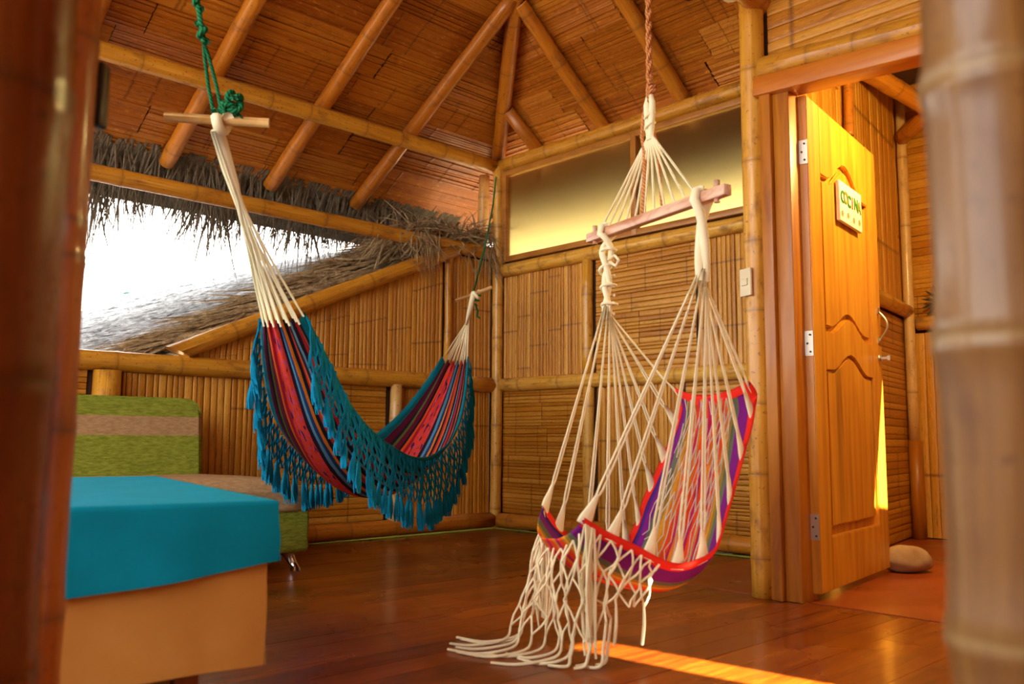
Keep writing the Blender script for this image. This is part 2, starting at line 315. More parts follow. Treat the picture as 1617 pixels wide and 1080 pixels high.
# floor and its planks (boards run along y)
mb = MB(); mb.box((2.75, -3.4, -0.06), 5.9, 7.0, 0.06); FLOOR = struct(obj('floor', mb, M_BACK, smooth=False), 'dark reddish brown varnished plank floor', 'floor')
pm = []
for i in range(3):
    bm = bmesh.new(); bmesh.ops.create_cube(bm, size=1.0)
    for v in bm.verts: v.co = V((v.co.x, v.co.y, v.co.z))
    me = bpy.data.meshes.new('plank'); bm.to_mesh(me); bm.free(); me.materials.append(M_FLOOR); pm.append(me)
x = -0.12; i = 0
while x < 5.6:
    wd = random.uniform(0.105, 0.135); y1 = 0.08 if x < 2.75 else -1.1
    cuts = [y1] + [random.uniform(-2.9, -1.5), random.uniform(-5.2, -3.6)] + [-6.8]
    for a, b in zip(cuts[:-1], cuts[1:]):
        o = bpy.data.objects.new('plank', pm[i % 3]); C.objects.link(o); o.parent = FLOOR
        o.scale = (wd-0.0016, a-b-0.002, 0.03); o.location = (x+wd/2, (a+b)/2, -0.0155 + random.uniform(-0.0008, 0.0005)); i += 1
    x += wd
mb = MB(); mb.box((3.75, 0.34, -0.028), 3.1, 2.86, 0.06); struct(obj('floor_kitchen', mb, M_KFLOOR, smooth=False), 'red painted kitchen floor beyond the door', 'floor')

# ---- canes and slats: shared unit meshes, width 1 (x), bulge 1 (y), length 1 (z)
def cane_mesh(name, nodes, mat, seedv, flat=False):
    rng = random.Random(seedv); mb = MB(); rings = [(0.0, 0)]
    for s in nodes: rings += [(s-0.012, 0.1), (s, 1.0), (s+0.012, 0.1)]
    rings.append((1.0, 0)); prof = [(-0.5, 0), (-0.46, 0.55), (-0.22, 0.95), (0.22, 1.0), (0.46, 0.55), (0.5, 0)] if not flat else [(-0.5, 0), (-0.47, 0.8), (-0.2, 0.95), (0.2, 1.0), (0.47, 0.75), (0.5, 0)]
    rows = [[((px+0.04*math.sin(z*5+seedv), py*(1.0+0.25*a), z), (px, z), a) for px, py in prof] for z, a in rings]
    mb.grid(rows, flip=True); me = mb.mesh(name); me.materials.append(mat); return me
CV = [cane_mesh('cane', n, M_CANE, i) for i, n in enumerate([(0.3, 0.78), (0.55,), (0.18, 0.62), (0.42, 0.9), (0.7,), (0.36,)])]
SV = [cane_mesh('slat', n, M_SLAT, i, True) for i, n in enumerate([(0.35,), (0.52, 0.93), (0.2, 0.7), (0.62,), (0.08, 0.48)])]
def cane(root, O, e, n, a, z0, z1, wd, depth=0.010, horiz=False, a1=None, me=None, flip=False):
    """vertical cane at along-coordinate a from z0 to z1; or horizontal slat from a to a1, z0..z1"""
    up = V((0,0,1))
    o = bpy.data.objects.new('slat' if horiz else 'cane', me); C.objects.link(o); o.parent = root
    off = random.uniform(0, 0.004)
    if horiz: X, Z, c = -up*(z1-z0), e*(a1-a), O + e*a + up*((z0+z1)/2)
    else: X, Z, c = e*wd, up*(z1-z0), O + e*a + up*z0
    Y = n*depth; c = c + n*off; mt = Matrix.Identity(4)
    if flip: c = c + Z; Z = -Z; X = -X
    for i in range(3): mt[i][0] = X[i]; mt[i][1] = Y[i]; mt[i][2] = Z[i]; mt[i][3] = c[i]
    o.matrix_basis = mt; return o
def fill_v(root, O, e, n, a0, a1, zlo, zhi, wd=0.034):
    a = a0; left = 0
    while a < a1-0.008:
        if left <= 0: me = random.choice(CV); fl_ = random.random() < 0.5; left = random.randint(4, 9)
        left -= 1; ww = min(wd*random.uniform(0.7, 1.25), a1-a); mid = a+ww/2
        hi = zhi(mid) if callable(zhi) else zhi; lo = zlo(mid) if callable(zlo) else zlo
        if hi-lo > 0.05: cane(root, O, e, n, mid, lo, hi, ww-0.0022, me=me, flip=fl_)
        a += ww
def fill_h(root, O, e, n, a0, a1, z0, z1, hh=0.034, split=True):
    z = z0; left = 0
    while z < z1-0.008:
        if left <= 0:
            left = random.randint(4, 8); cuts = [a0, a1] if (not split or random.random() < 0.55 or a1-a0 < 0.4) else [a0, a0+(a1-a0)*random.uniform(0.3,0.7), a1]
            ms = [(random.choice(SV), random.random() < 0.5) for _ in cuts]
        left -= 1; h = min(hh*random.uniform(0.65, 1.35), z1-z)
        for (p, q), (me, fl_) in zip(zip(cuts[:-1], cuts[1:]), ms): cane(root, O, e, n, p+0.002, z, z+h-0.002, 0, 0.007, True, q-0.002, me=me, flip=fl_)
        z += h
def back(name, pts, n, th, label):
    """thin backing sheet: polygon extruded away from n"""
    mb = MB(); n = V(n); a = [mb.add(V(p)) for p in pts]; b = [mb.add(V(p)-n*th) for p in pts]; k_ = len(pts)
    mb.f.append(tuple(a)); mb.f.append(tuple(b[::-1]))
    for i in range(k_): mb.f.append((a[i], b[i], b[(i+1)%k_], a[(i+1)%k_]))
    o = obj(name, mb, M_BACK, smooth=False); bm = bmesh.new(); bm.from_mesh(o.data); bmesh.ops.recalc_face_normals(bm, faces=bm.faces[:]); bm.to_mesh(o.data); bm.free()
    return struct(o, label, 'wall')
eA = V((0,-1,0)); nA = V((1,0,0)); eB = V((1,0,0)); nB = V((0,-1,0))

# ---- left wall (plane x = 0, runs along -y)
diag = lambda a: 1.135 + (2.44-a)*0.4455     # height of the diagonal beam over along-coordinate a
WL = back('wall_left', [(-0.03,0.03,0), (-0.03,-6.6,0), (-0.03,-6.6,1.05), (-0.03,-2.5,1.05), (-0.03,-0.42,2.03), (-0.03,0.03,2.03)], (1,0,0), 0.02, 'split cane wall on the left below the open gap')
OA = V((-0.028, 0, 0))
fill_v(WL, OA, eA, nA, 0.05, 0.885, 0.11, 1.02)
fill_h(WL, OA, eA, nA, 1.00, 1.80, 0.11, 1.02)
fill_v(WL, OA, eA, nA, 1.80, 2.74, 0.11, 1.02, 0.038)
fill_h(WL, OA, eA, nA, 2.92, 3.9, 0.3, 1.02, 0.04)
fill_v(WL, OA, eA, nA, 0.05, 0.46, 1.08, 2.0, 0.036)
fill_v(WL, OA, eA, nA, 0.52, 2.42, 1.08, lambda a: min(2.0, diag(a)-0.02), 0.037)
# ---- back wall (plane y = 0, runs along +x)
WB = back('wall_back', [(-0.02,0.03,0), (2.64,0.03,0), (2.64,0.03,2.01), (-0.02,0.03,2.01)], (0,-1,0), 0.02, 'split cane wall at the back under the frosted window')
OB = V((0, 0.028, 0))
fill_v(WB, OB, eB, nB, 0.05, 0.865, 1.09, 1.9); fill_h(WB, OB, eB, nB, 0.975, 1.79, 1.09, 1.9, 0.030); fill_v(WB, OB, eB, nB, 1.80, 2.6, 1.09, 1.9, 0.038)
fill_h(WB, OB, eB, nB, 0.05, 0.865, 0.11, 1.03, 0.03); fill_v(WB, OB, eB, nB, 0.985, 1.68, 0.11, 1.03, 0.036); fill_h(WB, OB, eB, nB, 1.70, 2.6, 0.11, 1.03, 0.03)

# ---- posts, rails and beams
PB = lambda *a, **kw: bamboo(*a, cat='post', **kw); BB = lambda *a, **kw: bamboo(*a, cat='beam', **kw)
PB('bamboo_post', (0.03,-0.03,0), (0.03,-0.03,2.74), 0.042, M_BAM, 'slim bamboo corner post between the left wall and the window wall', seed=3)
BB('bamboo_rail', (0.0,-0.05,1.054), (0.0,-6.5,1.054), 0.056, M_BAM, 'thick bamboo rail along the left wall above the green sofa', seed=11, gap=0.42)
BB('bamboo_rail', (0.05,-0.0,1.054), (2.62,-0.0,1.054), 0.05, M_BAM, 'bamboo rail across the middle of the window wall', seed=12, gap=0.38)
BB('bamboo_beam', (0.0,0.02,2.75), (0.0,-6.6,2.75), 0.055, M_BAM, 'upper bamboo beam on the left carrying the rafters', seed=15, gap=0.36)
BB('bamboo_beam', (0.04,0.0,2.75), (2.66,0.0,2.75), 0.055, M_BAM, 'bamboo beam over the frosted window', seed=16, gap=0.34)
BB('bamboo_beam', (0.0,-0.02,2.057), (0.0,-6.6,2.057), 0.048, M_BAM, 'lower bamboo beam spanning the open gap in front of the eave thatch', seed=17, gap=0.4)
BB('bamboo_beam', (0.05,-0.0,1.926), (2.62,-0.0,1.926), 0.05, M_BAM, 'bamboo beam just below the frosted window', seed=18, gap=0.3)
BB('bamboo_beam', (0.012,-2.46,1.125), (0.012,-0.44,2.025), 0.055, M_BAM, 'slanting bamboo beam edging the neighbouring thatched roof', seed=19, gap=0.5, shear=-1.1)
BB('bamboo_skirting', (0.02,-0.06,0.058), (0.02,-5.5,0.058), 0.055, M_BAMR, 'bamboo pole lying along the foot of the left wall', seed=20, gap=0.3)
BB('bamboo_skirting', (0.08,-0.02,0.058), (2.6,-0.02,0.058), 0.055, M_BAMR, 'bamboo pole lying along the foot of the window wall', seed=21, gap=0.3)
PB('bamboo_post', (0.02,-0.945,0.0), (0.02,-0.945,1.015), 0.043, M_BAMP, 'short pale bamboo post in the left wall behind the hammock', seed=22)
PB('bamboo_post', (0.02,-2.83,0.0), (0.02,-2.83,1.0), 0.075, M_BAM, 'short stout bamboo post behind the green sofa backrest', seed=23)
PB('bamboo_post', (-0.005,-0.49,1.09), (-0.005,-0.49,2.02), 0.026, M_BAM, 'thin bamboo upright in the gable of the left wall', seed=24, gap=0.45)
PB('bamboo_post', (0.918,0.005,1.1), (0.918,0.005,1.89), 0.042, M_BAM, 'bamboo post between the cane panels under the window', seed=25)
PB('bamboo_post', (0.925,0.005,0.1), (0.925,0.005,1.01), 0.042, M_BAM, 'bamboo post below the mid rail of the window wall', seed=26)
PB('timber_post', (-0.17,-0.01,1.6), (-0.16,-0.0,2.72), 0.045, M_BAMP, 'pale weathered pole outside the far left corner', seed=27)

# thin green line along the foot of both walls
mb = MB(); mb.tube([(0.085,-0.1,0.006), (0.09,-5.0,0.006)], 0.006, 6); struct(obj('trim_1', mb, M_GLINE), 'thin green line along the left wall foot', 'trim')
mb = MB(); mb.tube([(0.1,-0.085,0.006), (2.6,-0.09,0.006)], 0.006, 6); struct(obj('trim_2', mb, M_GLINE), 'thin green line along the back wall foot', 'trim')

# ---- frosted window in the back wall
mb = MB(); z0, z1, xa, xb = 1.985, 2.695, 0.075, 2.62; fw_ = 0.042
WIN = bpy.data.objects.new('window_1', None); C.objects.link(WIN); struct(WIN, 'long frosted glass window high in the back wall', 'window')
def bar(nm, c, sx, sy, sz, mat, par, r=0.004): return rbox(nm, c, (sx, sy, sz), r, mat, par, seg=2)
bar('frame', ((xa+xb)/2, 0, z0+fw_/2), xb-xa, 0.06, fw_, M_FRAME, WIN); bar('frame', ((xa+xb)/2, 0, z1-fw_/2), xb-xa, 0.06, fw_, M_FRAME, WIN)
bar('frame', (xa+fw_/2, -0.002, (z0+z1)/2), fw_, 0.06, z1-z0, M_FRAME, WIN); bar('frame', (xb-fw_/2, -0.002, (z0+z1)/2), fw_, 0.06, z1-z0, M_FRAME, WIN); bar('mullion', (1.345, -0.004, (z0+z1)/2), 0.045, 0.055, z1-z0, M_FRAME, WIN)
for a, b in ((xa+fw_, 1.3225), (1.3675, xb-fw_)): bar('pane', ((a+b)/2, 0.008, (z0+z1)/2), b-a, 0.006, z1-z0-2*fw_, M_GLASS, WIN, 0.001)

# ---- roof: backing shell + panels
TA, TB_, Z0 = 0.58, 0.74, 2.84
def roofz(x, y): return min(Z0+TA*x, Z0+TB_*(-y), Z0+TA*(6.1-x), 4.45)
mb = MB(); xs = [-0.95, -0.5, 0, 0.5, 1.0, 1.5, 2.0, 2.4, 2.85, 3.4, 3.9, 4.4, 5, 5.6, 6.4]; ys = [0.75, 0.4, 0.0, -0.4, -0.75, -0.96, -1.5, -2.0, -2.5, -3, -4, -5, -6, -7.0]
idx = {}
for i, x in enumerate(xs):
    for j, y in enumerate(ys):
        xx = 2.80-0.1606*(y+1.02) if (x == 2.85 and y > -0.9) else x; idx[i, j] = mb.add((xx, y, roofz(xx, y)+0.135))
for i in range(len(xs)-1):
    for j in range(len(ys)-1):
        if xs[i] >= 2.84 and ys[j+1] >= -0.97: continue
        mb.f.append((idx[i,j], idx[i+1,j], idx[i+1,j+1], idx[i,j+1]))
CEIL = obj('ceiling', mb, M_CBACK, smooth=False); md = CEIL.modifiers.new('thickness', 'SOLIDIFY'); md.thickness = 0.05; md.offset = -1
struct(CEIL, 'pitched roof lining of flattened bamboo matting', 'ceiling')
def mat_panel(i):
    rng = random.Random(50+i); mb = MB(); ns = rng.randint(9, 12); cuts = [0.0]
    for q in range(ns): cuts.append(cuts[-1]+rng.uniform(0.5, 1.5))
    cuts = [c_/cuts[-1]-0.5 for c_ in cuts]; prof = [(-0.5, 0.0, 0)]
    for a, b in zip(cuts[:-1], cuts[1:]):
        h = rng.uniform(0.55, 1.0); g_ = 0.06*(b-a) if rng.random() < 0.75 else 0.14*(b-a)
        prof += [(a+g_*0.5, h*0.8, 0), (b-g_, h, 0), (b-g_*0.3, -0.1, 1.0)]
    nd = sorted(rng.uniform(0.08, 0.92) for _ in range(3)); rings = [(0.0, 0)]
    for s in nd: rings += [(s-0.008, 0.0), (s, 0.9), (s+0.008, 0.0)]
    rings = sorted(rings + [(1.0, 0)])
    rows = [[((px + 0.012*math.sin(z*7+px*9+i), py*(1+0.2*a), z), (px, z), max(a*0.8, b_*0.9)) for px, py, b_ in prof] for z, a in rings]
    mb.grid(rows, flip=True); me = mb.mesh('matting_panel', smooth=False); me.materials.append(M_MAT); return me
MPAN = [mat_panel(i) for i in range(8)]
def lay_panel(root, c, Zv, Xv, Yv):
    o = bpy.data.objects.new('matting_panel', random.choice(MPAN)); C.objects.link(o); o.parent = root
    if random.random() < 0.5: c = c + Zv; Zv = -Zv; Xv = -Xv
    mt = Matrix.Identity(4)
    for i in range(3): mt[i][0] = Xv[i]; mt[i][1] = Yv[i]; mt[i][2] = Zv[i]; mt[i][3] = c[i]
    o.matrix_basis = mt
nSA = V((TA, 0, -1)).normalized(); sA = V((1, 0, TA)).normalized()          # slope A: underside normal, up-slope
nSB = V((0, -TB_, -1)).normalized(); sB = V((0, -1, TB_)).normalized()
s = -0.80/sA.x; nrow = 0
while s < 3.0/sA.x:
    wd = random.uniform(0.20, 0.27); x = (s+wd/2)*sA.x; y = -max(-0.45, TA*x/TB_-0.12); a = y + random.uniform(0, 0.25)
    while a > -4.9:
        ln = random.uniform(1.1, 1.8)
        lay_panel(CEIL, V((x, a, Z0+TA*x)) - nSA*(0.07+random.uniform(0, 0.008)), V((0,-1,0))*(ln-0.006), sA*(wd+0.004), nSA*0.022); a -= ln
    s += wd
s = -0.25/abs(sB.y)
while s < 2.3/abs(sB.y):
    wd = random.uniform(0.20, 0.27); yy = (s+wd/2)*abs(sB.y); x = max(-0.3, TB_*yy/TA-0.12) - random.uniform(0, 0.25)
    while x < (2.7 if yy < 1.1 else 4.4):
        ln = random.uniform(0.85, 1.3)
        if yy < 1.1: ln = min(ln, 2.62-x)
        if ln < 0.05: break
        lay_panel(CEIL, V((x, -yy, Z0+TB_*yy)) - nSB*(0.07+random.uniform(0, 0.008)), V((1,0,0))*(ln-0.006), sB*(-(wd+0.004)), nSB*0.022); x += ln
    s += wd
# ---- rafters
RB = lambda *a, **kw: bamboo(*a, cat='rafter', **kw)
ra = ['nearest the roof corner', 'second from the roof corner, crossing the upper left beam', 'third from the roof corner, behind the green rope', 'fourth from the roof corner, at the far left of the roof', 'fifth from the roof corner, above the dark post']
for i, y in enumerate((-0.84, -1.555, -2.295, -3.03, -3.78)):
    xe = min(2.95, TB_*(-y)/TA-0.03)
    RB('bamboo_rafter', (-0.71, y, Z0+TA*-0.71), (xe, y, Z0+TA*xe), 0.052, M_BAMR, 'left slope bamboo rafter '+ra[i], seed=30+i, gap=0.36, group='rafters of the left roof slope', r1=0.05)
rb_ = ['short jack rafter beside the hip at the roof corner', 'long rafter of the window slope next to the hip', 'rafter of the window slope behind the hanging chair rope', 'rafter of the window slope by the door post']
for i, x in enumerate((0.38, 1.04, 1.71, 2.38)):
    ye = min(2.25, TA*x/TB_-0.03)
    RB('bamboo_rafter', (x, 0.2, Z0-TB_*0.2), (x, -ye, Z0+TB_*ye), 0.05, M_BAMR, 'bamboo '+rb_[i], seed=40+i, gap=0.34, group='rafters of the window roof slope', r1=0.048)
RB('bamboo_hip_rafter', (-0.1, 0.08, Z0-0.05), (2.75, -2.75*TA/TB_, Z0+TA*2.75-0.02), 0.054, M_BAMR, 'bamboo hip rafter rising from the corner where both slopes meet', seed=46, gap=0.36)
# tie beams that carry the ropes
BB('bamboo_tie_beam', (2.885,-0.95,2.625), (3.17,-3.9,2.625), 0.055, M_BAMR, 'bamboo tie beam above the door post carrying the hanging chair', seed=47)
BB('bamboo_tie_beam', (0.0,-3.59,2.86), (5.5,-3.59,2.86), 0.055, M_BAMR, 'bamboo tie beam over the teal table carrying the hammock', seed=48)

# ---- door wall (plane y = -1.1)
YD = -1.10
PB('bamboo_post', (2.872,YD,0.0), (2.872,YD,3.5), 0.056, M_BAM, 'tall bamboo post left of the kitchen door with the light switch', seed=51, gap=0.36, bow=0.003, r1=0.054)
BB('bamboo_header', (2.925,YD,2.29), (4.7,YD,2.18), 0.058, M_BAM, 'bamboo beam over the kitchen doorway', seed=52, gap=0.26)
WD = back('wall_door', [(2.86,YD+0.045,2.24), (5.6,YD+0.045,2.1), (5.6,YD+0.045,3.74), (2.86,YD+0.045,3.74)], (0,-1,0), 0.02, 'slatted wall above the kitchen doorway')
fill_h(WD, V((0,YD+0.043,0)), V((1,0,0)), V((0,-1,0)), 2.93, 4.4, 2.3, 3.5, 0.05, True)
WD2 = back('wall_door_side', [(4.2,YD+0.04,0), (5.6,YD+0.04,0), (5.6,YD+0.04,2.25), (4.2,YD+0.04,2.25)], (0,-1,0), 0.02, 'wall right of the kitchen doorway behind the pale post')
fill_v(WD2, V((0,YD+0.038,0)), V((1,0,0)), V((0,-1,0)), 4.22, 5.55, 0.05, 2.15, 0.07)
FR = bpy.data.objects.new('door_2', None); C.objects.link(FR); struct(FR, 'wooden frame of the kitchen doorway', 'door frame')
bar('jamb', (2.957, YD-0.005, 1.085), 0.052, 0.1, 2.17, M_JAMB, FR); bar('jamb', (3.022, YD+0.03, 1.075), 0.076, 0.13, 2.15, M_JAMB, FR)
bar('door_stop', (3.04, YD+0.075, 1.07), 0.03, 0.035, 2.14, M_JAMB, FR); bar('jamb', (4.12, YD+0.0, 1.07), 0.1, 0.12, 2.14, M_JAMB, FR)
rbox('lintel', (3.56, YD-0.01, 2.157), (1.3, 0.12, 0.085), 0.005, M_LINTEL, FR, ax=(V((1,0,-0.06)).normalized(), V((0,1,0)), V((0.06,0,1)).normalized()), seg=2)

# ---- kitchen door leaf, swung open
dh = V((3.095,-1.045,0.03)); dd = V((2.952,-0.05,0.03)) - dh; DW = dd.length; dx = dd.normalized(); dn = V((dx.y, -dx.x, 0)); DH = 2.115; up = V((0,0,1))
DOOR = bpy.data.objects.new('door_1', None); C.objects.link(DOOR); struct(DOOR, 'open honey coloured panelled kitchen door', 'door')
def dslab(nm, poly, t0, t1, mat, par, bev=0.004):
    """polygon in door coords (u along leaf, v up), thickness from t0 to t1 along dn (0 = visible face)"""
    mb = MB(); a = [mb.add(dh + dx*u + up*v + dn*t1) for u, v in poly]; b = [mb.add(dh + dx*u + up*v + dn*t0) for u, v in poly]; k_ = len(poly)
    mb.f.append(tuple(a)); mb.f.append(tuple(b[::-1]))
    for i in range(k_): mb.f.append((a[i], b[i], b[(i+1)%k_], a[(i+1)%k_]))
    me = mb.mesh(nm, False); bm = bmesh.new(); bm.from_mesh(me); bmesh.ops.recalc_face_normals(bm, faces=bm.faces[:])
    if bev:
        es = [e for e in bm.edges if len(e.link_faces) == 2 and any(len(f.verts) == k_ for f in e.link_faces)]
        bmesh.ops.bevel(bm, geom=es, offset=bev, segments=2, affect='EDGES', clamp_overlap=True)
    bm.to_mesh(me); bm.free(); return link(nm, me, mat, par)
ST = 0.155; u0, u1 = ST, DW-ST
def arch(v, h, n=16, rev=False):
    """cathedral curve between u0 and u1: shoulders at v, crown at v+h"""
    pts = []
    for i in range(n+1):
        t = i/n; q = abs(2*t-1); s_ = 0.5+0.5*math.cos(min(1, q/0.78)*math.pi); pts.append((lerp(u0, u1, t), v+h*s_))
    return pts[::-1] if rev else pts
dslab('stile', [(0,0),(ST,0),(ST,DH),(0,DH)], -0.042, 0, M_DOOR, DOOR); dslab('stile', [(u1,0),(DW,0),(DW,DH),(u1,DH)], -0.042, 0, M_DOOR, DOOR)
dslab('rail', [(u0,0),(u1,0),(u1,0.22),(u0,0.22)], -0.042, -0.001, M_DOOR, DOOR)
dslab('rail', [(u1,DH),(u0,DH)] + arch(1.80, 0.12), -0.042, -0.001, M_DOOR, DOOR)
dslab('rail', arch(0.93, 0.085, rev=False)[::-1][::-1] + [(u1,1.09),] + [(u1,1.10)] + arch(1.10, 0.085, rev=True)[1:-1] + [(u0,1.10)], -0.042, -0.001, M_DOOR, DOOR)
ins = 0.03
def shrink(poly, d):
    cx = sum(p[0] for p in poly)/len(poly); cy = sum(p[1] for p in poly)/len(poly); W_ = (max(p[0] for p in poly)-min(p[0] for p in poly))/2; H_ = (max(p[1] for p in poly)-min(p[1] for p in poly))/2
    return [(cx+(p[0]-cx)*(1-d/W_), cy+(p[1]-cy)*(1-d/H_)) for p in poly]
for lo, hi in (((1.10,0.085),(1.80,0.12)), ((0.22,0),(0.93,0.085))):
    low = arch(*lo) if lo[1] else [(u0,lo[0]),(u1,lo[0])]
    poly = low + arch(*hi, rev=True); pn = dslab('panel', poly, -0.036, -0.024, M_DOOR, DOOR, 0)
    dslab('raised_field', shrink(poly, 0.022), -0.025, -0.006, M_DOOR, pn, 0.009)
def hinge(v):
    h = dslab('hinge', [(0,0),(0.0,0.0),(0.0,0.0)], 0, 0, M_STEEL, DOOR, 0) if False else None
    mb = MB(); c = dh + up*v - dx*0.0022 - dn*0.021; mb.box(c, 0.004, 0.04, 0.105, (dx, dn, up)); mb.tube([c - dn*0.022 - up*0.053 - dx*0.004, c - dn*0.022 + up*0.053 - dx*0.004], 0.0065, 10)
    o = obj('hinge', mb, M_STEEL, DOOR, False)
    for q in (-0.036, 0, 0.036): m2 = MB(); m2.tube([c + up*q - dx*0.001 + dn*(0.008 if q else -0.004), c + up*q - dx*0.0045 + dn*(0.008 if q else -0.004)], 0.0045, 8); obj('screw', m2, M_SCREW, o)
for v in (0.27, 1.03, 1.86): hinge(v)
hc = dh + dx*(DW-0.05); mb = MB(); hp = []
for i in range(13): t = i/12; hp.append(hc + up*(1.13+0.15*t) + dn*(0.004+0.042*math.sin(t*math.pi)))
mb.tube(hp, 0.006, 8); HND = obj('handle', mb, M_STEEL, DOOR)
for v in (1.13, 1.28): mb = MB(); mb.box(hc + up*v + dn*0.003, 0.022, 0.006, 0.03, (dx, dn, up)); obj('handle_plate', mb, M_BRASS, HND, False)
mb = MB(); q = hc + up*1.04; mb.tube([q, q+dn*0.014], 0.016, 14); LK = obj('lock', mb, M_STEEL, DOOR); mb = MB(); mb.box(q+dn*0.03, 0.005, 0.034, 0.012, (dx, dn, up)); mb.box(q+dn*0.047, 0.006, 0.012, 0.024, (dx, dn, up)); obj('key', mb, M_STEEL, LK, False)

# sign on the door
SG = thing('door_sign', 'small white sign reading COCINA on the kitchen door', 'sign', dh + dx*0.385 + up*1.62)
k = N('sign_paint', 0.6); f = k.noise(k.coord('Object'), 12, 3); M_SIGN = k.col(k.ramp(f, [(0.3, (0.72,0.66,0.5)), (0.7, (0.85,0.82,0.7))]))
sgc = dh + dx*0.52 + up*1.725; SW, SH = 0.33, 0.19
rbox('board', sgc + dn*0.01, (SW, 0.018, SH), 0.003, M_SIGN, SG, ax=(dx, dn, up), seg=2)
lcols = [(0.03,0.16,0.008), (0.26,0.2,0.004), (0.03,0.16,0.008), (0.35,0.10,0.005), (0.04,0.18,0.01), (0.2,0.2,0.006)]
def letter(ch, mat, size, pos, par):
    cu_ = bpy.data.curves.new('letter', 'FONT'); cu_.body = ch; cu_.size = size; cu_.extrude = 0.0015; cu_.offset = 0.0022; cu_.align_x = 'CENTER'
    t_ = bpy.data.objects.new('tmp', cu_); C.objects.link(t_); dg = bpy.context.evaluated_depsgraph_get(); me = bpy.data.meshes.new_from_object(t_.evaluated_get(dg)); bpy.data.objects.remove(t_)
    for v in me.vertices: v.co = pos + dx*v.co.x + up*v.co.y + dn*v.co.z
    me.materials.clear(); me.materials.append(mat); o = link('letter', me, None, par); return o
for i, ch in enumerate('COCINA'):
    kk = N('letter_paint', 0.6); letter(ch, kk.col(lcols[i]), 0.078, sgc + dx*(-0.128+0.0485*i + (0.006 if i > 3 else 0)) + up*(-0.005+0.004*math.sin(i*2)) + dn*0.0205, SG)
kk = N('flower_paint', 0.6); M_FLW = kk.col((0.35,0.26,0.06))
for i in range(4):
    mb = MB(); c0 = sgc + dx*(-0.135+0.085*i) + up*(-0.06+0.006*(i % 2)) + dn*0.0195
    for j in range(5): a = j*2*math.pi/5; mb.tube([c0 + (dx*math.cos(a)+up*math.sin(a))*0.009, c0 + (dx*math.cos(a)+up*math.sin(a))*0.009 + dn*0.0016], 0.0065, 8)
    o = obj('painted_flower', mb, M_FLW, SG); o['kind'] = 'stuff'

# ---- kitchen behind the door
kl0, kl1 = V((2.80,-1.02,0)), V((2.36,1.72,0)); ke = (kl1-kl0).normalized(); kn = V((ke.y,-ke.x,0)); KL = (kl1-kl0).length
WK = back('wall_kitchen_left', [kl0, kl1, kl1+up*3.3, kl0+up*3.75], kn, 0.02, 'cane wall of the kitchen behind the open door')
OK_ = kl0 + kn*0.002
fill_h(WK, OK_, ke, kn, 0.95, KL-0.02, 0.01, 1.5, 0.045, True); fill_v(WK, OK_, ke, kn, 0.75, KL-0.02, 1.6, 3.19, 0.06); fill_h(WK, OK_, ke, kn, 0.1, 0.75, 1.9, 3.19, 0.045, True)
WK2 = back('wall_kitchen_back', [(2.36,1.72,0), (5.2,1.72,0), (5.2,1.72,3.3), (2.36,1.72,3.3)], (0,-1,0), 0.02, 'cane wall at the back of the kitchen')
fill_v(WK2, V((0,1.718,0)), eB, nB, 2.42, 3.4, 0.01, 1.4, 0.06); fill_h(WK2, V((0,1.718,0)), eB, nB, 2.42, 3.4, 1.5, 3.19, 0.05, True)
PB('bamboo_post', (2.425,1.645,0.66), (2.425,1.645,3.1), 0.036, M_BAMP, 'slim shiny bamboo pole in the kitchen corner', seed=61, gap=0.55)
PB('timber_post', (2.43,1.65,0.0), (2.43,1.65,0.66), 0.05, M_JAMB, 'wooden stump under the kitchen corner pole', seed=62, gap=2.0)
BB('bamboo_rail', kl0+ke*1.0+kn*0.04+up*1.55, kl1+kn*0.04-ke*0.06+up*1.55, 0.05, M_BAM, 'bamboo rail on the kitchen wall behind the door handle', seed=63)
BB('bamboo_rail', (2.47,1.67,1.46), (4.9,1.67,1.46), 0.045, M_BAM, 'bamboo rail on the kitchen back wall', seed=64)
BB('bamboo_beam', V((2.56,0.55,2.98)), V((2.78,1.45,2.8)), 0.06, M_BAMR, 'dark reddish roof pole end inside the kitchen', seed=65)
BB('bamboo_beam', (2.45,1.6,2.78), (4.9,-0.6,3.1), 0.055, M_BAMR, 'long reddish roof pole crossing the kitchen ceiling', seed=66)
q = kl0+ke*1.42+kn*0.05; PB('bamboo_post', q+up*2.44, q+up*3.05, 0.028, M_BAMR, 'short brown bamboo upright high on the kitchen wall above the door', seed=67, gap=0.2)
mb = MB(); mb.box((3.85,0.45,3.22), 3.6, 3.1, 0.04); struct(obj('ceiling_kitchen', mb, M_CBACK, smooth=False), 'dark boarded kitchen ceiling', 'ceiling')
# kitchen east wall with a slanting gap that lets the sun in
def ring_wall(name, x, outer, inner, label, th=0.06):
    mb = MB(); o_ = [mb.add((x, y, z)) for y, z in outer]; n_ = [mb.add((x, y, z)) for y, z in inner]
    for i in range(4): j = (i+1) % 4; mb.f.append((o_[i], o_[j], n_[j], n_[i]))
    o = obj(name, mb, M_JAMB, smooth=False); md = o.modifiers.new('thickness', 'SOLIDIFY'); md.thickness = th; md.offset = 0; return struct(o, label, 'wall')
ty, tz = math.tan(SUN_AZ), math.tan(SUN_EL)/math.cos(SUN_AZ); XK = 5.2; Dx = XK-2.95
hole = [(-0.27, 0.30), (0.03, 0.30), (0.03, 0.98), (-0.05, 0.98)]
ring_wall('wall_kitchen_right', XK, [(-1.1,-0.02), (1.75,-0.02), (1.75,3.2), (-1.1,3.2)], [(a+Dx*ty, b+Dx*tz) for a, b in hole], 'wooden outer wall of the kitchen with a sunlit gap')
XE = 5.6; bnd = [(-2.38, -0.35), (-2.21, -0.35)]
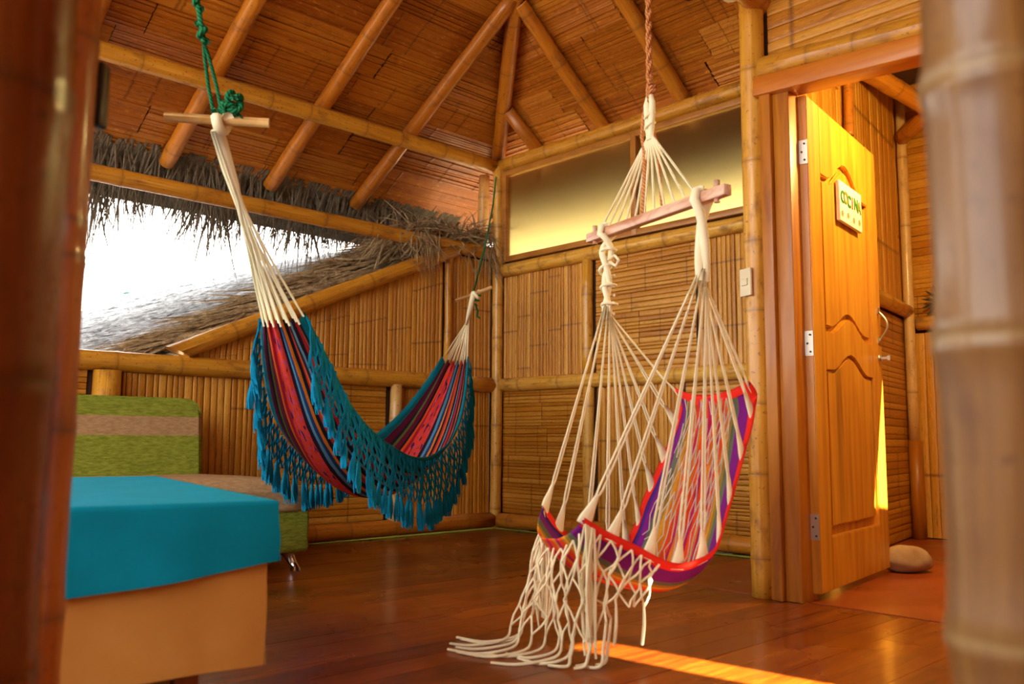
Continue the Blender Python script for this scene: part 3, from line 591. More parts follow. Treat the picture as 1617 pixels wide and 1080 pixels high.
yl, yh = -2.37+(XE-3.1)*ty, -2.215+(XE-3.1)*ty; zt = (XE-2.9)*tz
ring_wall('wall_right', XE, [(-6.8,-0.02), (-0.7,-0.02), (-0.7,4.3), (-6.8,4.3)], [(yl,0.02), (yh,0.02), (yh,zt), (yl,zt)], 'wooden wall on the right with a tall narrow gap')

mb = MB(); mb.box((2.75,-6.85,0.6), 5.8, 0.08, 1.3); struct(obj('light_block_wall', mb, M_JAMB, smooth=False), 'low wooden wall added out of view to hold back light from the open side', 'wall')  # added unseen wall, cuts low daylight from the open side behind the camera
# kitchen pendant bulb
KB = thing('pendant_bulb', 'bare warm light bulb hanging inside the kitchen', 'lamp', (3.72,-0.5,2.36))
mb = MB(); mb.tube([(3.72,-0.5,3.18), (3.72,-0.5,2.44)], 0.004, 6); obj('cord', mb, M_BLACK, KB)
mb = MB(); mb.tube([(3.72,-0.5,2.46), (3.72,-0.5,2.41)], 0.018, 12); obj('socket', mb, M_BLACK, KB)
k = N('bulb_glow', 0.4); k.b.inputs['Emission Color'].default_value = (1,0.72,0.32,1); k.b.inputs['Emission Strength'].default_value = 60; M_BULB = k.col((1,0.9,0.7))
mb = MB(); mb.tube([(3.72,-0.5,2.41-0.075*i/8) for i in range(9)], [0.014,0.018,0.026,0.031,0.033,0.032,0.027,0.018,0.003], 14); obj('bulb', mb, M_BULB, KB)
ld = bpy.data.lights.new('bulb_light', 'POINT'); ld.energy = 70; ld.color = (1.0,0.68,0.22); ld.shadow_soft_size = 0.06; lo_ = bpy.data.objects.new('bulb_light', ld); C.objects.link(lo_); lo_.location = (3.72,-0.5,2.29)

# ================================================================== THATCH OUTSIDE
def blade(mb, p, d, n, L, wd, droop=0.1, curl=0.0, seg=3, split=False):
    """narrow leaf ribbon from p along d, width axis across, drooping"""
    d = V(d).normalized(); n = V(n); w_ = d.cross(n); w_ = w_.normalized() if w_.length > 1e-5 else d.orthogonal().normalized(); rows = []; u_ = random.random()*50
    for i in range(seg+1):
        t = i/seg; c = V(p) + d*L*t + V((0,0,-1))*droop*L*t*t + w_*curl*L*t*t; ww = wd*(1-0.75*t) if i < seg else wd*0.12
        rows.append([(c - w_*ww/2, (u_, t), 0), (c + n*ww*0.25, (u_+0.02, t), 0), (c + w_*ww/2, (u_+0.04, t), 0)])
    mb.grid(rows)
# eave fringe of the main roof
TE = thing('eave_thatch', 'dark fringe of hanging palm leaves along the eave over the open gap', 'thatch', (-0.85,-2.2,2.4))
mb = MB(); rng = random.Random(5)
for i in range(2000):
    y = rng.uniform(-4.6, 0.25); t = rng.random(); x = -0.70-0.22*t; z = Z0+TA*x+0.05-0.02*rng.random()
    L = rng.choice([1,1,1,1.25])*rng.uniform(0.22, 0.50)*(0.75+0.25*math.sin(y*9)+0.25*mnoise.noise(V((y*2.3, 1, 0)))) + 0.05
    blade(mb, (x, y, z), (rng.uniform(-0.45, 0.05), rng.uniform(-0.4, 0.4), -1), (1, 0, 0.2), L, rng.uniform(0.006, 0.02), 0.15, rng.uniform(-0.3, 0.3))
e = obj('leaf_fringe', mb, M_THE, TE, False); e['kind'] = 'stuff'
mb = MB()
for i in range(900):                                     # leaves laid under the eave, seen from below
    y = rng.uniform(-4.6, 0.2); x = -0.66-0.08*rng.random(); blade(mb, (x, y, Z0+TA*x+0.07), (-1, rng.uniform(-0.25,0.25), -0.55), (0.4, 0, -1), rng.uniform(0.25, 0.4), rng.uniform(0.02, 0.05), 0.25, rng.uniform(-0.15,0.15))
e = obj('leaf_underside', mb, M_THE, TE, False); e['kind'] = 'stuff'
mb = MB(); mb.grid([[((-0.72, y, 2.51), (y, 0), 0) for y in (0.4, -2, -4.8)], [((-1.25, y, 2.40), (y, 1), 0) for y in (0.4, -2, -4.8)], [((-1.28, y, 2.28), (y, 2), 0) for y in (0.4, -2, -4.8)]]); obj('thatch_bed', mb, M_THE, TE, False)
# neighbouring grey thatched roof
near_ = [(-0.12,-4.4,0.42), (-0.12,-3.3,0.82), (-0.12,-2.6,1.09), (-0.12,-2.0,1.33), (-0.12,-1.4,1.60), (-0.12,-0.9,1.83), (-0.12,-0.4,2.05), (-0.12,-0.05,2.15)]
ridge_ = [(-3.4,-3.0,1.36), (-3.2,-2.33,1.66), (-3.0,-2.05,1.775), (-2.85,-1.65,1.94), (-2.7,-1.25,2.075), (-2.3,-0.73,2.205), (-1.5,-0.31,2.29), (-0.8,-0.2,2.36)]
TN = thing('thatched_roof', 'grey weathered thatched roof next door seen through the open gap', 'roof', (-1.5,-1.5,0.6))
mb = MB(); rows = []; surf = {}
def thp(s, t):
    a = V(interp(near_, s)); b = V(interp(ridge_, s)); p = a.lerp(b, t); p.z += 0.05*math.sin(t*math.pi) + 0.03*mnoise.noise(p*3.1) + 0.012*mnoise.noise(p*11); return p
for i in range(61): rows.append([(thp(i/60, j/40), (i/60*3, j/40*2), 0) for j in range(41)])
mb.grid(rows, flip=True)
rows = [[(V(interp(ridge_, i/60)) , (i/20, 2), 0), (V(interp(ridge_, i/60)) + V((-1.2, 0.4, -0.9)), (i/20, 3), 0)] for i in range(61)]; mb.grid(rows, flip=True)
obj('roof_bed', mb, M_THG, TN)
mb = MB(); rng = random.Random(9)
for i in range(8000):
    s = rng.random(); t = rng.random()**0.8; p = thp(s, t); d = (thp(max(0, s-0.05), t) - thp(min(1, s+0.05), t)).normalized() + V((rng.uniform(-.35,.35), rng.uniform(-.2,.2), rng.uniform(-0.02,.14)))
    blade(mb, p + V((0,0,0.008)), d, (0.1,-0.35,1), rng.uniform(0.10, 0.26), rng.uniform(0.008, 0.02), 0.05, rng.uniform(-0.2,0.2), 2)
e = obj('straw', mb, M_THG, TN, False); e['kind'] = 'stuff'
# dry palm leaves lying along the slanting beam
TD = thing('palm_leaf_edging', 'brown dry palm leaves lying along the slanting beam beside the grey roof', 'thatch', (-0.15,-1.4,1.5))
mb = MB(); rng = random.Random(12); sl = V((0, 1, 0.4455)).normalized()
for i in range(800):
    a = rng.uniform(0.25, 2.75); off = rng.random(); z = 1.135+(2.44-a)*0.4455; wdt = 0.16 + 0.34*min(1, max(0, (2.5-a)/1.6)); x = -0.075-off*wdt*1.6
    p = V((x, -a, z+0.035+wdt*0.32*math.sin(min(1, off*1.1)*math.pi*0.9)*rng.uniform(0.5, 1.1)))
    d = -sl + V((rng.uniform(-0.25, 0.3)*(off), rng.uniform(-0.25,0.25), rng.uniform(-0.08,0.26)))
    blade(mb, p, d, (0.6, -0.3, 1), rng.uniform(0.25, 0.6), rng.uniform(0.018, 0.046), rng.uniform(0.0, 0.14), rng.uniform(-0.25, 0.25), 4)
for i in range(520):                                     # mound where the leaves go over the lower beam near the corner
    a = rng.uniform(0.0, 1.05); p = V((rng.uniform(-0.22, 0.02), -a, 2.08 + rng.uniform(0, 0.19)*math.sin(min(1, max(0, 1.1-a))*1.5)))
    d = V((rng.uniform(-0.2, 0.5), rng.uniform(-1, 0.6), rng.uniform(-0.5, 0.35))); blade(mb, p, d, (0.6, -0.2, 1), rng.uniform(0.15, 0.4), rng.uniform(0.008, 0.024), rng.uniform(0.1, 0.5), rng.uniform(-0.3, 0.3), 4)
for i in range(60):                                      # tufts drooping over the beam
    a = rng.choice([0.72, 0.78, 0.68, 0.12]) + rng.uniform(-0.05, 0.05); p = V((0.035, -a, 2.10)); blade(mb, p, (rng.uniform(0.1, 0.35), rng.uniform(-0.35, 0.35), -0.8), (1, 0, 0), rng.uniform(0.12, 0.26), rng.uniform(0.008, 0.02), 0.3, 0, 3)
e = obj('dry_leaves', mb, M_THD, TD, False); e['kind'] = 'stuff'
rows = [[((-0.03, -a, 1.12+(2.44-a)*0.4455), (a, 0), 0), ((-0.3, -a, 1.22+(2.44-a)*0.4455), (a, 1), 0), ((-0.75, -a, 1.20+(2.44-a)*0.4455), (a, 2), 0)] for a in [0.0+0.2*i for i in range(14)]]
mb = MB(); mb.grid(rows); obj('leaf_bed', mb, M_THD, TD)

# ================================================================== FOREGROUND POSTS
PB('bamboo_post', (3.926,-4.276,0.0), (3.926,-4.276,2.9), 0.070, M_BAMD, 'very near dark red varnished bamboo post at the left edge', seed=71, nodes=[0.18,0.44,0.70,0.97,1.25,1.55,1.9,2.3], bow=0.0, r1=0.070)
PB('bamboo_post', (3.315,-4.047,0.0), (3.315,-4.047,2.9), 0.051, M_BAMO, 'reddish bamboo post standing just behind the dark left post', seed=72, nodes=[0.07,0.37,0.66,0.94,1.0,1.31,1.65,2.0,2.4], bow=0.0, r1=0.051)
PB('bamboo_post', (4.572,-3.534,0.0), (4.572,-3.534,2.9), 0.066, M_BAMG, 'very near pale weathered bamboo post at the right edge', seed=73, nodes=[0.2,0.47,0.75,1.01,1.3,1.6,1.95,2.35], bow=0.0, r1=0.066, bulge=1.09)
BX = thing('black_speaker', 'small black box fixed high on the reddish left post', 'box', (3.33,-3.985,1.18))
rbox('case', (3.306,-3.985,1.235), (0.02,0.03,0.115), 0.006, M_BLACK, BX, ax=(cr, V((0,0,1)).cross(cr), V((0,0,1)))); rbox('led', (3.301,-3.99,1.176), (0.006,0.006,0.006), 0.001, M_PLASTIC, BX)
mb = MB(); mb.tube([(3.36,-4.075,0.668), (3.388,-4.098,0.672)], [0.012,0.009], 10); BS = obj('branch_stub', mb, M_SCREW, None); BS.parent = [o_ for o_ in C.objects if o_.get('label', '').startswith('reddish bamboo post')][0]
# ================================================================== SOFA
SF = thing('sofa', 'lime green sofa with beige seat and stripe against the left wall', 'sofa', (0.55,-3.0,0))
rbox('base', (0.56,-3.03,0.205), (0.79,1.79,0.235), 0.025, M_GREEN, SF); rbox('seat_cushion', (0.56,-3.03,0.375), (0.81,1.80,0.165), 0.05, M_BEIGE, SF, puff=0.065)
BK = []
bm_prof = []
def backrest(nm, za, zb, mat, rt):
    """slab of the backrest between heights, right end rounded at the top"""
    mb = MB(); y_r, y_l = -2.40, -3.75; pts = [(y_l, za), (y_r, za)]
    if rt:
        for i in range(9): a = i/8*math.pi/2; pts.append((y_r-0.09+0.09*math.cos(a), zb-0.09+0.09*math.sin(a)))
        pts.append((y_l, zb))
    else: pts += [(y_r, zb), (y_l, zb)]
    fx = lambda z: 0.30-0.10*(z-0.4); a = [mb.add((fx(z), y, z)) for y, z in pts]; b = [mb.add((fx(z)-0.15, y, z)) for y, z in pts]; k_ = len(pts)
    mb.f.append(tuple(a)); mb.f.append(tuple(b[::-1]))
    for i in range(k_): mb.f.append((a[i], b[i], b[(i+1)%k_], a[(i+1)%k_]))
    me = mb.mesh(nm, False); bm = bmesh.new(); bm.from_mesh(me); bmesh.ops.recalc_face_normals(bm, faces=bm.faces[:])
    es = [e for e in bm.edges if len(e.link_faces) == 2 and any(len(f.verts) == k_ for f in e.link_faces) and (rt or abs(e.verts[0].co.z-e.verts[1].co.z) > 0.03) and not (abs(e.verts[0].co.z-za) < 1e-4 and abs(e.verts[1].co.z-za) < 1e-4)]
    bmesh.ops.bevel(bm, geom=es, offset=0.03, segments=4, affect='EDGES', clamp_overlap=True); bm.to_mesh(me); bm.free(); me.polygons.foreach_set('use_smooth', [True]*len(me.polygons))
    try: me.set_sharp_from_angle(angle=math.radians(45))
    except Exception: pass
    return link(nm, me, mat, SF)
backrest('backrest', 0.40, 0.658, M_GREEN, False); backrest('stripe_band', 0.658, 0.757, M_BEIGE, False); backrest('backrest', 0.757, 0.858, M_GREEN, True)
for x, y in ((0.90,-2.23), (0.22,-2.23), (0.90,-3.86), (0.22,-3.86)):
    mb = MB(); ox = 0.035 if x > 0.5 else -0.02; mb.tube([(x,y,0.10), (x+ox*0.5,y+0.015,0.05), (x+ox,y+0.03,0.014), (x+ox,y+0.03,0.012), (x+ox,y+0.03,0.0)], [0.034,0.022,0.017,0.026,0.026], 14); obj('leg', mb, M_CHROME, SF)

# ================================================================== TABLE AND CLOTHS
fl = V((-0.195,-0.981,0)).normalized(); dp = V((-0.981,0.195,0)).normalized(); F0 = V((2.916,-3.436,0)); TWD, TDP = 0.95, 1.46
TB = thing('low_table', 'low wooden table hidden under tan and blue cloths', 'table', F0+fl*TWD/2+dp*TDP/2)
def tp(a, b, z): return F0 + fl*a + dp*b + V((0,0,z))
rbox('table_top', tp(TWD/2, TDP/2, 0.475), (TWD-0.03, TDP-0.03, 0.03), 0.004, M_TLEG, TB, ax=(fl, dp, V((0,0,1))), seg=2)
for a, b in ((0.15,0.08), (TWD-0.15,0.08), (0.15,TDP-0.08), (TWD-0.15,TDP-0.08)): rbox('leg', tp(a, b, 0.23), (0.055,0.055,0.46), 0.004, M_TLEG, TB, ax=(fl, dp, V((0,0,1))), seg=2)
def cloth(name, mat, lift, hem, label, puffs, fold):
    """cloth over the table: a closed skirt (front, right, back, left) under a softly wrinkled top"""
    mb = MB(); e = lift*1.4 + (0.012 if lift > 0.006 else 0); n1, n2 = 44, 60
    path = []
    def seg_(p, q, n): return [(lerp(p[0],q[0],i/n), lerp(p[1],q[1],i/n)) for i in range(n)]
    A_, B_, C_, D_ = (-e,-e), (TWD+e,-e), (TWD+e,TDP+e), (-e,TDP+e); path = seg_(A_,B_,n1)+seg_(B_,C_,n2)+seg_(C_,D_,n1)+seg_(D_,A_,n2); path.append(path[0])
    rows = []; tot = 14
    ztop = 0.492+lift
    for j in range(tot+1):
        t = j/tot; row = []
        for i, (a, b) in enumerate(path):
            h = hem(a, b); s_ = max(0.0, t-0.16)/0.84; z = ztop - h*s_**1.0 if t > 0.16 else ztop
            inward = 0.012*(1-t/0.16) if t < 0.16 else 0.0
            oa = (1 if a > TWD/2 else -1) if abs(a-TWD/2) > TWD/2 else 0; ob = (1 if b > TDP/2 else -1) if abs(b-TDP/2) > TDP/2 else 0
            if abs(a-TWD/2) < TWD/2-0.001+e*0: oa = 0
            if abs(b-TDP/2) < TDP/2-0.001: ob = 0
            wv = fold*s_*(math.sin(i*0.55+2*math.sin(i*0.13)) + 0.6*math.sin(i*0.21+3.0*s_)) + fold*0.3*s_ + fold*1.6*s_*abs(math.sin(i*0.16+2.6*s_))**3
            out = wv - inward; p = tp(a+oa*out, b+ob*out, z - (0.006 if 0 < t <= 0.16 else 0)*0); row.append((p, (i*0.03, t*h), 0))
        rows.append(row)
    mb.grid(rows)
    rt = []
    for i in range(31): rt.append([(tp(lerp(-e+0.012,TWD+e-0.012,i/30), lerp(-e+0.012,TDP+e-0.012,j/44), ztop + puffs*max(0, mnoise.noise(V((i*0.22, j*0.12, lift*50)))) + puffs*0.35*mnoise.noise(V((i*0.6,j*0.3,4)))*(1 if 0<i<30 and 0<j<44 else 0) if (0<i<30 and 0<j<44) else ztop), (i*0.03, j*0.03), 0) for j in range(45)])
    mb.grid(rt, flip=True); o = obj(name, mb, mat); return tag(o, label, 'tablecloth')
tan_ = cloth('tablecloth', M_TAN, 0.004, lambda a, b: 0.374+0.02*max(0, a), 'long tan cloth hanging below the blue cloth on the low table', 0.001, 0.0028)
blu_ = cloth('tablecloth', M_BLUE, 0.0095, lambda a, b: 0.142+0.12*min(0.8, max(0, a))+ (0.006*math.sin(a*9)), 'short blue teal cloth covering the top of the low table', 0.004, 0.0035)

# ================================================================== HAMMOCK
HN, HF = V((2.161,-3.257,1.68)), V((0.367,-0.56,1.63)); hd = V((-0.55384775,0.83261796,0)); hr = V((0.83261796,0.55384775,0)); HB = V((HN.x,HN.y,0))
HM = thing('hammock', 'striped hammock with teal borders and blue tasselled fringe slung across the corner', 'hammock', (1.3,-1.95,0.3))
edge_ = [(0.50,1.10),(0.60,0.96),(0.75,0.785),(0.92,0.68),(1.10,0.612),(1.30,0.566),(1.50,0.556),(1.70,0.578),(1.95,0.635),(2.20,0.73),(2.42,0.845),(2.62,0.985),(2.80,1.15)]
wid_ = [(0.085,0.015),(0.13,0.04),(0.17,0.08),(0.20,0.12),(0.225,0.15),(0.24,0.175),(0.245,0.185),(0.24,0.18),(0.23,0.165),(0.205,0.135),(0.17,0.095),(0.13,0.05),(0.085,0.015)]   # half width, belly depth
def hsurf(t, s):
    a, z = interp(edge_, t); wd, dep = interp(wid_, t); g_ = max(0, 1-min(t, 1-t)/0.22)
    q = abs(s); rip = g_*0.016*math.sin(s*19+1.0)
    return HB + hd*(a + 0.05*(1-q*q)*(0.5-t)*g_*-2) + hr*(s*wd) + V((0,0, z - dep*(1-q**2.2) + rip))
mb = MB(); rows = [[(hsurf(i/90, j/24-1), (j/48, i/90*2.6), 0) for j in range(49)] for i in range(91)]; mb.grid(rows)
o = obj('fabric', mb, M_HAM, HM); md = o.modifiers.new('thickness', 'SOLIDIFY'); md.thickness = 0.003
for s in (-1, 1):
    mb = MB(); rows = []
    for i in range(91):
        t = i/90; p = hsurf(t, s); q = hsurf(t, s*0.86); inn = (q-p).normalized(); nrm = V((0,0,1)); n_ = inn.cross(hd).normalized()
        rows.append([(p + inn*0.034 + V((0,0,-0.006)) - hr*s*0.0, (0, t), 0), (p + inn*0.03 + V((0,0,0.006)), (0, t), 0), (p + V((0,0,0.008)) , (0.3, t), 0), (p + hr*s*0.008, (0.5, t), 0), (p + V((0,0,-0.012)), (0.7, t), 0), (p + inn*0.034 + V((0,0,-0.006)), (1, t), 0)])
    mb.grid(rows, flip=(s < 0)); obj('border', mb, M_TEAL, HM)
    # knotted fringe net
    NC, NR = 84, (5 if s > 0 else 3); cell = 0.038; mb = MB()
    def fp(i, r_):
        t = (i+0.5*(r_ % 2))/(NC); t = min(1, max(0, t)); p = hsurf(t, s); k_ = r_*cell
        return p + V((0,0,-0.01-k_)) + hr*s*(0.012+0.02*math.sin(min(1, r_/4)*1.6)) + hr*0.006*math.sin(i*1.7+r_) + hd*0.004*math.sin(i*2.9+r_*2)
    for r_ in range(NR):
        for i in range(NC):
            for dlt in (0, 1):
                j = i + (dlt if r_ % 2 else dlt-1) ; 
                if 0 <= j <= NC: mb.tube([fp(i, r_), fp(j, r_+1)], 0.0042, 4, False)
    e = obj('fringe_net', mb, M_TASSEL, HM); e['kind'] = 'stuff'
    tm = []
    for q in range(3):
        m2 = MB(); m2.tube([(0,0,0), (0,0,-0.012), (0,0,-0.02), (0,0,-0.05), (0,0,-0.085), (0,0,-0.10-0.01*q)], [0.004,0.009,0.007,0.013,0.014,0.008], 7)
        for a in range(5): an = a*1.256+q; m2.tube([(0.009*math.cos(an),0.009*math.sin(an),-0.05), (0.012*math.cos(an),0.012*math.sin(an),-0.09), (0.011*math.cos(an+.3),0.011*math.sin(an+.3),-0.118)], [0.004,0.004,0.002], 4)
        me = m2.mesh('tassel'); me.materials.append(M_TASSEL); tm.append(me)
    for i in range(1, NC, 2):
        o = bpy.data.objects.new('tassel', tm[i % 3]); C.objects.link(o); o.parent = HM; o.location = fp(i, NR) - HM.location; o.rotation_euler = (random.uniform(-0.12,0.12), random.uniform(-0.12,0.12), random.uniform(0,6)); q = random.uniform(0.85,1.15); o.scale = (q*1.05, q*1.05, q)
def cordset(root, apex, ends, r, mat, spread, cen, gath, nm='cord'):
    for i, e in enumerate(ends):
        mb = MB(); off = (hr*math.cos(i*2.4)+hd*math.sin(i*2.4))*spread*(0.4+0.6*((i*7) % 5)/4); G = apex.lerp(cen, gath)
        mb.tube([apex+off*0.9, apex.lerp(G, 0.5)+off*1.1, G+off*0.75, G.lerp(e, 0.12)+off*0.7, G.lerp(e, 0.55)+off*0.3+V((0,0,-0.006*random.random())), e], r, 6); obj(nm, mb, mat, root)
nb = HN + (hsurf(0, 0)-HN)*0.28
cordset(HM, HN + V((0,0,-0.03)), [hsurf(0.0, s_/9) + V((0,0,-0.01)) for s_ in range(-9, 10)], 0.0045, M_COTTON, 0.019, hsurf(0, 0), 0.36)
cordset(HM, HF + V((0,0,-0.03)), [hsurf(1.0, s_/7) + V((0,0,-0.01)) for s_ in range(-7, 8)], 0.0040, M_COTTON, 0.012, hsurf(1, 0), 0.3)
sn = V((0.6,0.8,-0.012)).normalized()
def stick(mid, d, L, r):
    mb = MB(); mb.tube([mid - d*L*0.5, mid + d*L*0.5], r, 8); return mb
def knot(c, ax, R, r, turns=1.0):
    mb = MB(); ax = ax.normalized(); a = ax.orthogonal().normalized(); b = ax.cross(a); mb.tube([c + (a*math.cos(t)+b*math.sin(t))*R + ax*0.006*t for t in [i/20*2*math.pi*turns for i in range(21)]], r, 8, True); return mb
obj('toggle_stick', stick(HN + V((0,0,0.012)), sn, 0.335, 0.0165), M_STICK, HM); obj('loop', knot(HN + V((0,0,0.0)), sn, 0.024, 0.019, 1.0), M_COTTON, HM)
mb = MB(); a_ = HN + V((0,0,-0.02)); b_ = hsurf(0, 0); mb.tube([a_, a_.lerp(b_, 0.10), a_.lerp(b_, 0.25), a_.lerp(b_, 0.42)], [0.022, 0.021, 0.017, 0.004], 10); obj('binding', mb, M_COTTON, HM)
fs = (V((0.482,-0.453,1.699))-V((0.293,-0.634,1.602))).normalized(); obj('toggle_stick', stick(HF + V((0,0,0.015)), fs, 0.27, 0.0125), M_STICK, HM); obj('loop', knot(HF, fs, 0.024, 0.013, 1.15), M_COTTON, HM)
mb = MB(); a_ = HF + V((0,0,0.02)); b_ = hsurf(1, 0); mb.tube([a_, a_.lerp(b_, 0.18), a_.lerp(b_, 0.32), a_.lerp(b_, 0.5)], [0.02, 0.018, 0.014, 0.006], 10); obj('binding', mb, M_COTTON, HM)
# ropes
RN = thing('rope', 'green rope with knots holding the near end of the hammock', 'rope', HN)
rt0 = HN + V((0.0,0.0,0.03)); rt1 = HN + (V((0,0,1)) - hd*0.42)*0.235; rt2 = HN + (V((0,0,1)) - hd*0.40)*1.15
mb = MB(); mb.tube([rt1, rt1.lerp(rt2, 0.5), rt2], 0.0085, 8); obj('strand', mb, M_GROPE, RN)
for off in (-0.014, 0.016): mb = MB(); mb.tube([rt0 + hr*off, rt0.lerp(rt1, 0.4) + hr*off*1.0, rt0.lerp(rt1, 0.8) + hr*off*0.5, rt1], 0.006, 8); obj('strand', mb, M_GROPE, RN)
for q, R in ((rt1, 0.011), (rt1.lerp(rt2, 0.10), 0.009)): obj('knot', knot(q, (rt2-rt1), R, 0.0095, 1.6), M_GROPE, RN)
kc = HN + V((0.012,0.012,0.065)) + cr*0.022
for q in range(4): obj('knot', knot(kc + V((random.uniform(-.01,.01),random.uniform(-.01,.01),random.uniform(-0.03,.03))), V((random.uniform(-1,1),random.uniform(-1,1),random.uniform(-1,1))), 0.02, 0.009, 1.3), M_GROPE, RN)
mb = MB(); mb.tube([kc, kc + cr*0.02 + V((0,0,-0.025)), kc + cr*0.045 + V((0,0,-0.05))], [0.009,0.008,0.005], 7); obj('tail', mb, M_GROPE, RN)
RF = thing('rope', 'thin green rope from the far toggle stick up to the corner post', 'rope', HF)
mb = MB(); mb.tube([HF + V((0,0,0.03)), (0.30,-0.40,2.02), (0.16,-0.2,2.38), (0.04,-0.06,2.66)], 0.006, 7); obj('strand', mb, M_GROPE, RF)
obj('knot', knot(HF + V((0.005,0,-0.06)), V((0.2,0.3,1)), 0.02, 0.007, 2.0), M_GROPE, RF); mb = MB(); mb.tube([HF + V((0.01,0.01,-0.07)), HF + cr*0.03 + V((0,0,-0.1)), HF + cr*0.025 + V((0,0,-0.14)), HF + cr*0.045 + V((0,0,-0.155))], 0.0065, 7); obj('tail', mb, M_GROPE, RF)

# ================================================================== HANGING CHAIR
CC = V((3.0426,-2.0846,0)); cb = V((0.96511,-0.26183,0)); cg = V((-0.26183,-0.96511,0)); ZB = 1.42
CH = thing('hanging_chair', 'rainbow striped hammock chair with cream cords and netted fringe hanging from a bar', 'hanging chair', (CC.x,CC.y,0.2))
nearE = [(.42,.42),(.34,.375),(.25,.335),(.17,.295),(.1,.275),(.03,.285),(-.035,.32),(-.085,.415),(-.13,.50),(-.185,.61),(-.24,.72),(-.262,.795),(-.235,.838)]
farE = [(.30,.43),(.25,.365),(.17,.305),(.09,.265),(.02,.255),(-.05,.27),(-.105,.32),(-.15,.43),(-.19,.51),(-.225,.59),(-.258,.675),(-.292,.785),(-.268,.838)]
cenE = [(.415,.345),(.355,.275),(.25,.215),(.15,.183),(.07,.166),(0,.164),(-.065,.19),(-.112,.275),(-.152,.385),(-.186,.495),(-.214,.605),(-.245,.715),(-.246,.80)]
HWD = 0.262
def csurf(u, v):
    en = interp(nearE if v > 0 else farE, u); ce = interp(cenE, u); q = abs(v)**2.0
    a = lerp(ce[0], en[0], q); z = lerp(ce[1], en[1], q); wd = HWD*(0.80+0.20*math.sin(min(1, u*1.15)*math.pi)) if u > 0.5 else HWD*(0.80+0.2*u*2)
    wr = 0.006*mnoise.noise(V((u*9, v*4, 3)))*(1-q)
    return CC + cg*(a+wr) + cb*(v*wd) + V((0,0,z+wr))
mb = MB(); mb.grid([[(csurf(i/70, j/18-1), (0.5*(j/18), i/70*1.2), 0) for j in range(37)] for i in range(71)])
o = obj('fabric', mb, M_CHAIR, CH); md = o.modifiers.new('thickness', 'SOLIDIFY'); md.thickness = 0.004
def strip(nm, pts, inn, mat, wd):
    mb = MB(); rows = []
    for p, q in zip(pts, inn):
        d = (q-p).normalized(); n_ = V((0,0,1)) - d*d.z; rows.append([(p + d*wd + n_*0.004, (0,0), 0), (p + n_*0.010, (0,0), 0), (p - d*0.011, (0,0), 0), (p - n_*0.010, (0,0), 0), (p + d*wd - n_*0.006, (0,0), 0)])
    mb.grid(rows); return obj(nm, mb, mat, CH)
for s in (-1, 1): strip('binding', [csurf(i/60, s) for i in range(61)], [csurf(i/60, s*0.85) for i in range(61)], M_RED, 0.028)
strip('binding', [csurf(1, j/18-1) for j in range(37)], [csurf(0.96, j/18-1) for j in range(37)], M_RED, 0.02)
# bar with pegs
b0, b1 = -0.385, 0.385; bc = CC + V((0,0,ZB))
rbox('spreader_bar', bc, (b1-b0, 0.032, 0.036), 0.004, M_BAR, CH, ax=(cb, cg, V((0,0,1))), seg=2)
for q in (-0.345, 0.335): mb = MB(); p = bc + cb*q; mb.tube([p - V((0,0,0.03)), p + V((0,0,0.042))], 0.010, 10); obj('peg', mb, M_BAR, CH)
# side bundles: loop over the bar and twist
def bundle(x, zend, n_tw, amp, rr, wraps):
    top = bc + cb*x; end = CC + cb*x + V((0,0,zend))
    for ph in (0, math.pi):
        mb = MB(); pts = []; rad = []
        sgn = 1 if ph == 0 else -1
        pts += [top + V((0,0,0.03)), top + cg*sgn*0.020 + V((0,0,0.022)), top + cg*sgn*0.030 - V((0,0,0.01))]; rad += [rr*0.9, rr, rr]
        for i in range(1, 19):
            t = i/18; a = t*n_tw*2*math.pi; am = lerp(0.032, amp, min(1, t*2.6)); pts.append(top.lerp(end, t) + (cg*math.cos(a)+cb*math.sin(a))*am*sgn); rad.append(rr*(1-0.15*t))
        mb.tube(pts, rad, 9); obj('cord_bundle', mb, M_COTTON, CH)
    if wraps:
        for q in (0.3, 0.5, 0.72, 0.93):
            c = top.lerp(end, q); obj('wrap', knot(c, V((0.25*math.sin(q*9), 0.3, 1)), 0.026, 0.006, 1.2), M_COTTON, CH)
        c = top.lerp(end, 0.33); mb = MB(); mb.tube([c, c + cb*0.04 - cg*0.01 + V((0,0,0.012)), c + cb*0.075 + V((0,0,-0.012)), c + cb*0.06 + V((0,0,-0.032)), c + cb*0.02 + V((0,0,-0.01))], 0.0055, 7); obj('tie_loop', mb, M_COTTON, CH)
    return end
Tn = bundle(0.262, 1.15, 0.5, 0.011, 0.016, False); Tf = bundle(-0.268, 1.10, 1.5, 0.009, 0.0125, True)
us = [0.012, 0.10, 0.22, 0.335, 0.44, 0.535, 0.64, 0.75, 0.86, 0.965]
